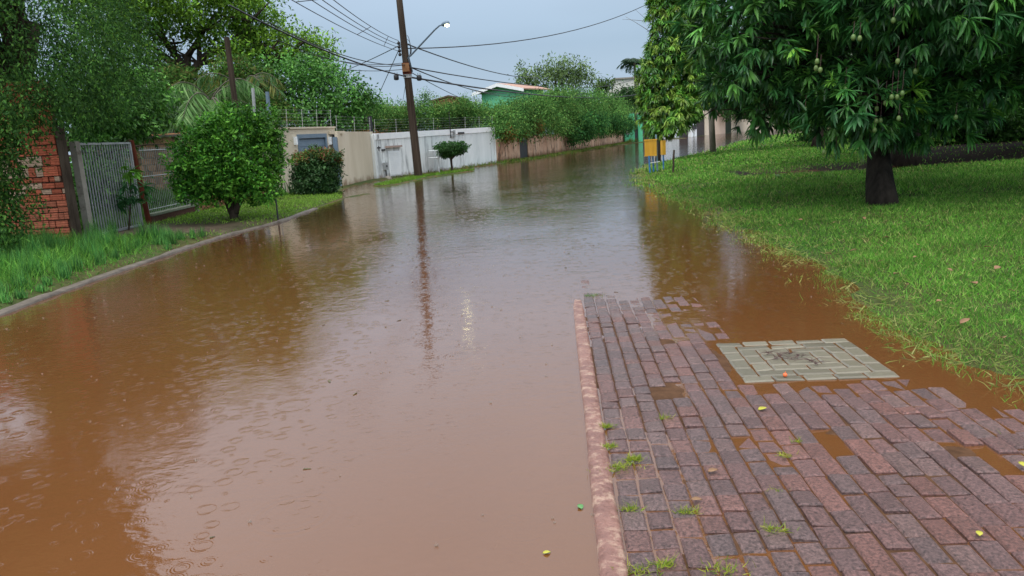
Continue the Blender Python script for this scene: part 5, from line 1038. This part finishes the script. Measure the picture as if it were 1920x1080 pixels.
#==SECTION small litter
def leafmesh(name, mm, size, parent=None, origin=None, label=None, cat='leaf', group=None, z=.0, rz=0.):
    mb = MB(); n = 9; vs = []
    for i in range(n):
        f = i/(n-1); w = .36*size*math.sin(math.pi*min(1, f*1.02+.02))**.8*(1-.25*f); x = (f-.5)*size; zz = .10*size*math.sin(f*3)+.02*size
        for s in (-1, 0, 1): vs.append((x, s*w, zz+(abs(s))*.10*size))
    c, s_ = math.cos(rz), math.sin(rz); vs = [(v[0]*c-v[1]*s_+origin[0], v[0]*s_+v[1]*c+origin[1], v[2]+origin[2]) for v in vs]
    fs = [(i*3+j, (i+1)*3+j, (i+1)*3+j+1, i*3+j+1) for i in range(n-1) for j in (0, 1)]
    mb.add(vs, fs); o = mb.build(name, mm, None, smooth=True, origin=origin); sl = o.modifiers.new('thickness', 'SOLIDIFY'); sl.thickness = .0012; return tag(o, label, cat, group)
def gp(px, py, z): p = G(px, py, z); return (float(p[0]), float(p[1]), z)
leafmesh('fallen_leaf', M['leaf_yellow'], .055, origin=gp(1430, 768, .022), label='small bright yellow leaf on the wet pavers below the pale patch', rz=.4)
leafmesh('fallen_leaf', M['leaf_green'], .04, origin=gp(1088, 951, .002), label='dark green leaf floating on the water left of the red kerb', rz=1.8)
leafmesh('fallen_leaf', M['leaf_yellow'], .035, origin=gp(1836, 1001, .024), label='pale leaf lying on the pavers at the lower right', rz=1.1)
leafmesh('fallen_leaf', M['leaf_yellow'], .03, origin=gp(1025, 1037, .002), label='tiny yellowish leaf floating near the bottom of the flood water', rz=.2)
leafmesh('fallen_leaf', M['leaf_dry'], .05, origin=gp(1337, 884, .024), label='curled tan leaf on the pavers left of the middle', rz=.3)
leafmesh('fallen_leaf', M['leaf_dry'], .045, origin=gp(1306, 938, .024), label='curled tan leaf on the pavers above a yellow weed tuft', rz=-.2)
leafmesh('fallen_leaf', M['leaf_yellow'], .05, origin=gp(1917, 872, .024), label='yellow leaf at the right edge of the pavement', rz=1.4)
mb = MB(); p = gp(1472, 703, .026); mb.ball(p, .014, 12); mb.tube([(p[0], p[1], p[2]+.012), (p[0]+.004, p[1], p[2]+.022)], .002, 5); o = mb.build('fallen_fruit', M['berry'], None, smooth=True, origin=p); tag(o, 'small orange-red fruit lying on the pale paver patch', 'fruit')
# twig cluster on the patch
mb = MB()
for (px_, py_, L_) in ((1440, 663, .10), (1462, 668, .12), (1480, 664, .12), (1500, 668, .10), (1520, 676, .13), (1455, 672, .08), (1490, 673, .14), (1530, 682, .08)):
    p = np.array(gp(px_, py_, .018))
    for _ in range(5): q = p+np.array([rng.normal()*L_*.5, rng.normal()*L_*.35, rng.uniform(0, .02)]); mb.tube([p+rng.normal(size=3)*.012*np.array([1, 1, .2]), (p+q)/2+np.array([0, 0, .012]), q], [.0022, .0018, .0008], 5)
o = mb.build('wet_twigs', M['twig'], None, origin=gp(1490, 670, .018)); tag(o, 'tangle of dark wet flower twigs on the pale paver patch', 'twigs')
# weeds
def tuft(px_, py_, n, h, cols, label, spread=.03, group=None, z=.012):
    p = gp(px_, py_, z); Lt = Leaves(); ps = np.tile(np.array(p), (n, 1))+rng.normal(size=(n, 3))*np.array([spread, spread*.6, 0]); ax = norm(rng.normal(size=(n, 3))*.9*np.array([1, 1, .2])+np.array([0, 0, .6]))
    Vv = inst(BL, ps, ax, rdir(n), h*rng.uniform(.5, 1.4, n), np.full(n, .0035)); Lt.put(BL, np.array([(0, 1, 2, 3)]), np.array([(3, 2, 4)]), Vv, pal(n, cols)); o = Lt.build('weed_tuft', M['grass'], None, origin=p); return tag(o, label, 'weed', group)
yg = [(.26, .32, .05), (.36, .38, .08), (.17, .28, .04)]
GW = 'weeds growing in the paver joints'
for a in ((1137, 800, 130, .026, 'yellow-green moss line against the red kerb, topmost', .02), (1142, 838, 130, .026, 'yellow-green moss in the kerb joint, just below the topmost', .02), (1162, 876, 200, .026, 'broad patch of yellow-green moss around a paver by the red kerb', .05), (1188, 862, 140, .034, 'bright moss tuft at the right corner of the mossy paver', .02),
          (1182, 955, 70, .035, 'green grass tuft between pavers, right of the kerb', .025), (1248, 786, 50, .035, 'small grass tuft in the upper left pavers', .015), (1288, 960, 70, .035, 'yellowing grass tuft in the middle left pavers', .02), (1452, 995, 80, .04, 'spreading grass tuft in the lower middle pavers', .025), (1470, 855, 36, .035, 'sparse pale grass tuft right of the middle of the pavers', .02),
          (1205, 1070, 90, .03, 'dense grass tuft at the bottom left end of the pavers', .04), (1248, 1060, 60, .045, 'leafy weed at the bottom edge of the pavers', .02), (1355, 1070, 80, .035, 'long low grass tuft at the bottom edge, right of the leafy weed', .04), (1455, 920, 24, .02, 'tiny dry weed in the pavers near the sunken brown one', .02), (1493, 828, 24, .03, 'thin weed stalks in the pavers right of the yellow leaf', .012)):
    tuft(*a[:4], yg if a[2] < 95 else yg, a[4], a[5], GW)
tuft(1112, 555, 60, .04, [(.06, .18, .04), (.10, .25, .06)], 'flat green water weed floating beyond the end of the red kerb', .05, z=.002)
# dry leaves in the lawn
GD = 'dry leaves scattered in the lawn'; proto = None
spots = [(1462, 425), (1565, 425), (1620, 422), (1600, 475), (1553, 478), (1715, 495), (1650, 500), (1400, 358), (1500, 418), (1780, 520), (1825, 545), (1868, 520), (1720, 470), (1850, 480), (1580, 455), (1760, 570), (1880, 640), (1700, 540), (1810, 610), (1660, 455), (1740, 440), (1895, 560), (1330, 360), (1560, 395), (1460, 385), (1680, 520)]
for i, (x, y) in enumerate(spots):
    p = G(x, y, .05); zt_ = float(terrain(p[0], p[1]))+.05
    if proto is None: proto = leafmesh('dry_leaf', M['leaf_dry'], .07, origin=(float(p[0]), float(p[1]), zt_), label='small curled brown leaf lying in the lawn grass', cat='leaf', group=GD, rz=.5); o = proto
    else: o = proto.copy(); col.objects.link(o); o.location = (float(p[0]), float(p[1]), zt_)
    o.rotation_euler = (random.uniform(-.4, .4), random.uniform(-.3, .3), random.uniform(0, 6.28)); o.scale = (random.uniform(.7, 1.3),)*3
# floating bits
mb = MB(); n_ = 0
while n_ < 170:
    y = rng.uniform(2.5, 24); x = rng.uniform(-5.3, 4)
    s_ = -float(sdf(np.array([x]), np.array([y]))[0]); e_ = float(sdf(np.array([x]), np.array([y]), edge)[0])
    if s_ < .02 or e_ < .0 or (x > .25 and y < 3): continue
    if rng.random() > math.exp(-min(s_, max(e_, 0))*1.6)+.06: continue
    a = rng.uniform(0, 6.28); L_ = rng.uniform(.006, .026); w = L_*rng.uniform(.15, .5); u = np.array([math.cos(a), math.sin(a), 0]); v = np.array([-u[1], u[0], 0]); p = np.array([x, y, .001])
    mb.hexa([p-u*L_-v*w*.4, p+u*L_-v*w*.3, p+u*L_*.9+v*w*.3, p-u*L_*.8+v*w, p-u*L_-v*w*.4+[0, 0, .003], p+u*L_-v*w*.3+[0, 0, .002], p+u*L_*.9+v*w*.3+[0, 0, .003], p-u*L_*.8+v*w+[0, 0, .005]]); n_ += 1
tag(mb.build('floating_debris', mat('wet_debris', (.05, .035, .02), (.13, .12, .04), 3, .5)), 'bits of leaf and twig floating at the edges of the flood water', 'debris', kind='stuff')
# raindrop splashes
mb = MB(); sp = mat('splash_water', (.32, .27, .22), None, rough=.15)
for _ in range(330):
    y = rng.uniform(2.6, 15)**1.0; x = rng.uniform(-5.2, 3.2)
    if -sdf(np.array([x]), np.array([y]))[0] < .2: continue
    if sdf(np.array([x]), np.array([y]), edge)[0] < .05 and x > .3: continue
    s = rng.uniform(.5, 1.2)*(.6+.02*y)
    for k in range(5): a = k*1.26+rng.random(); q = np.array([x, y, 0]); e_ = q+np.array([math.cos(a)*.012*s, math.sin(a)*.012*s, .016*s]); mb.tube([q+np.array([math.cos(a)*.005*s, math.sin(a)*.005*s, 0]), e_], [.0016*s, .0007*s], 4, cap=False)
tag(mb.build('rain_splashes', sp), 'tiny raindrop splashes across the flood water', 'splashes', kind='stuff')
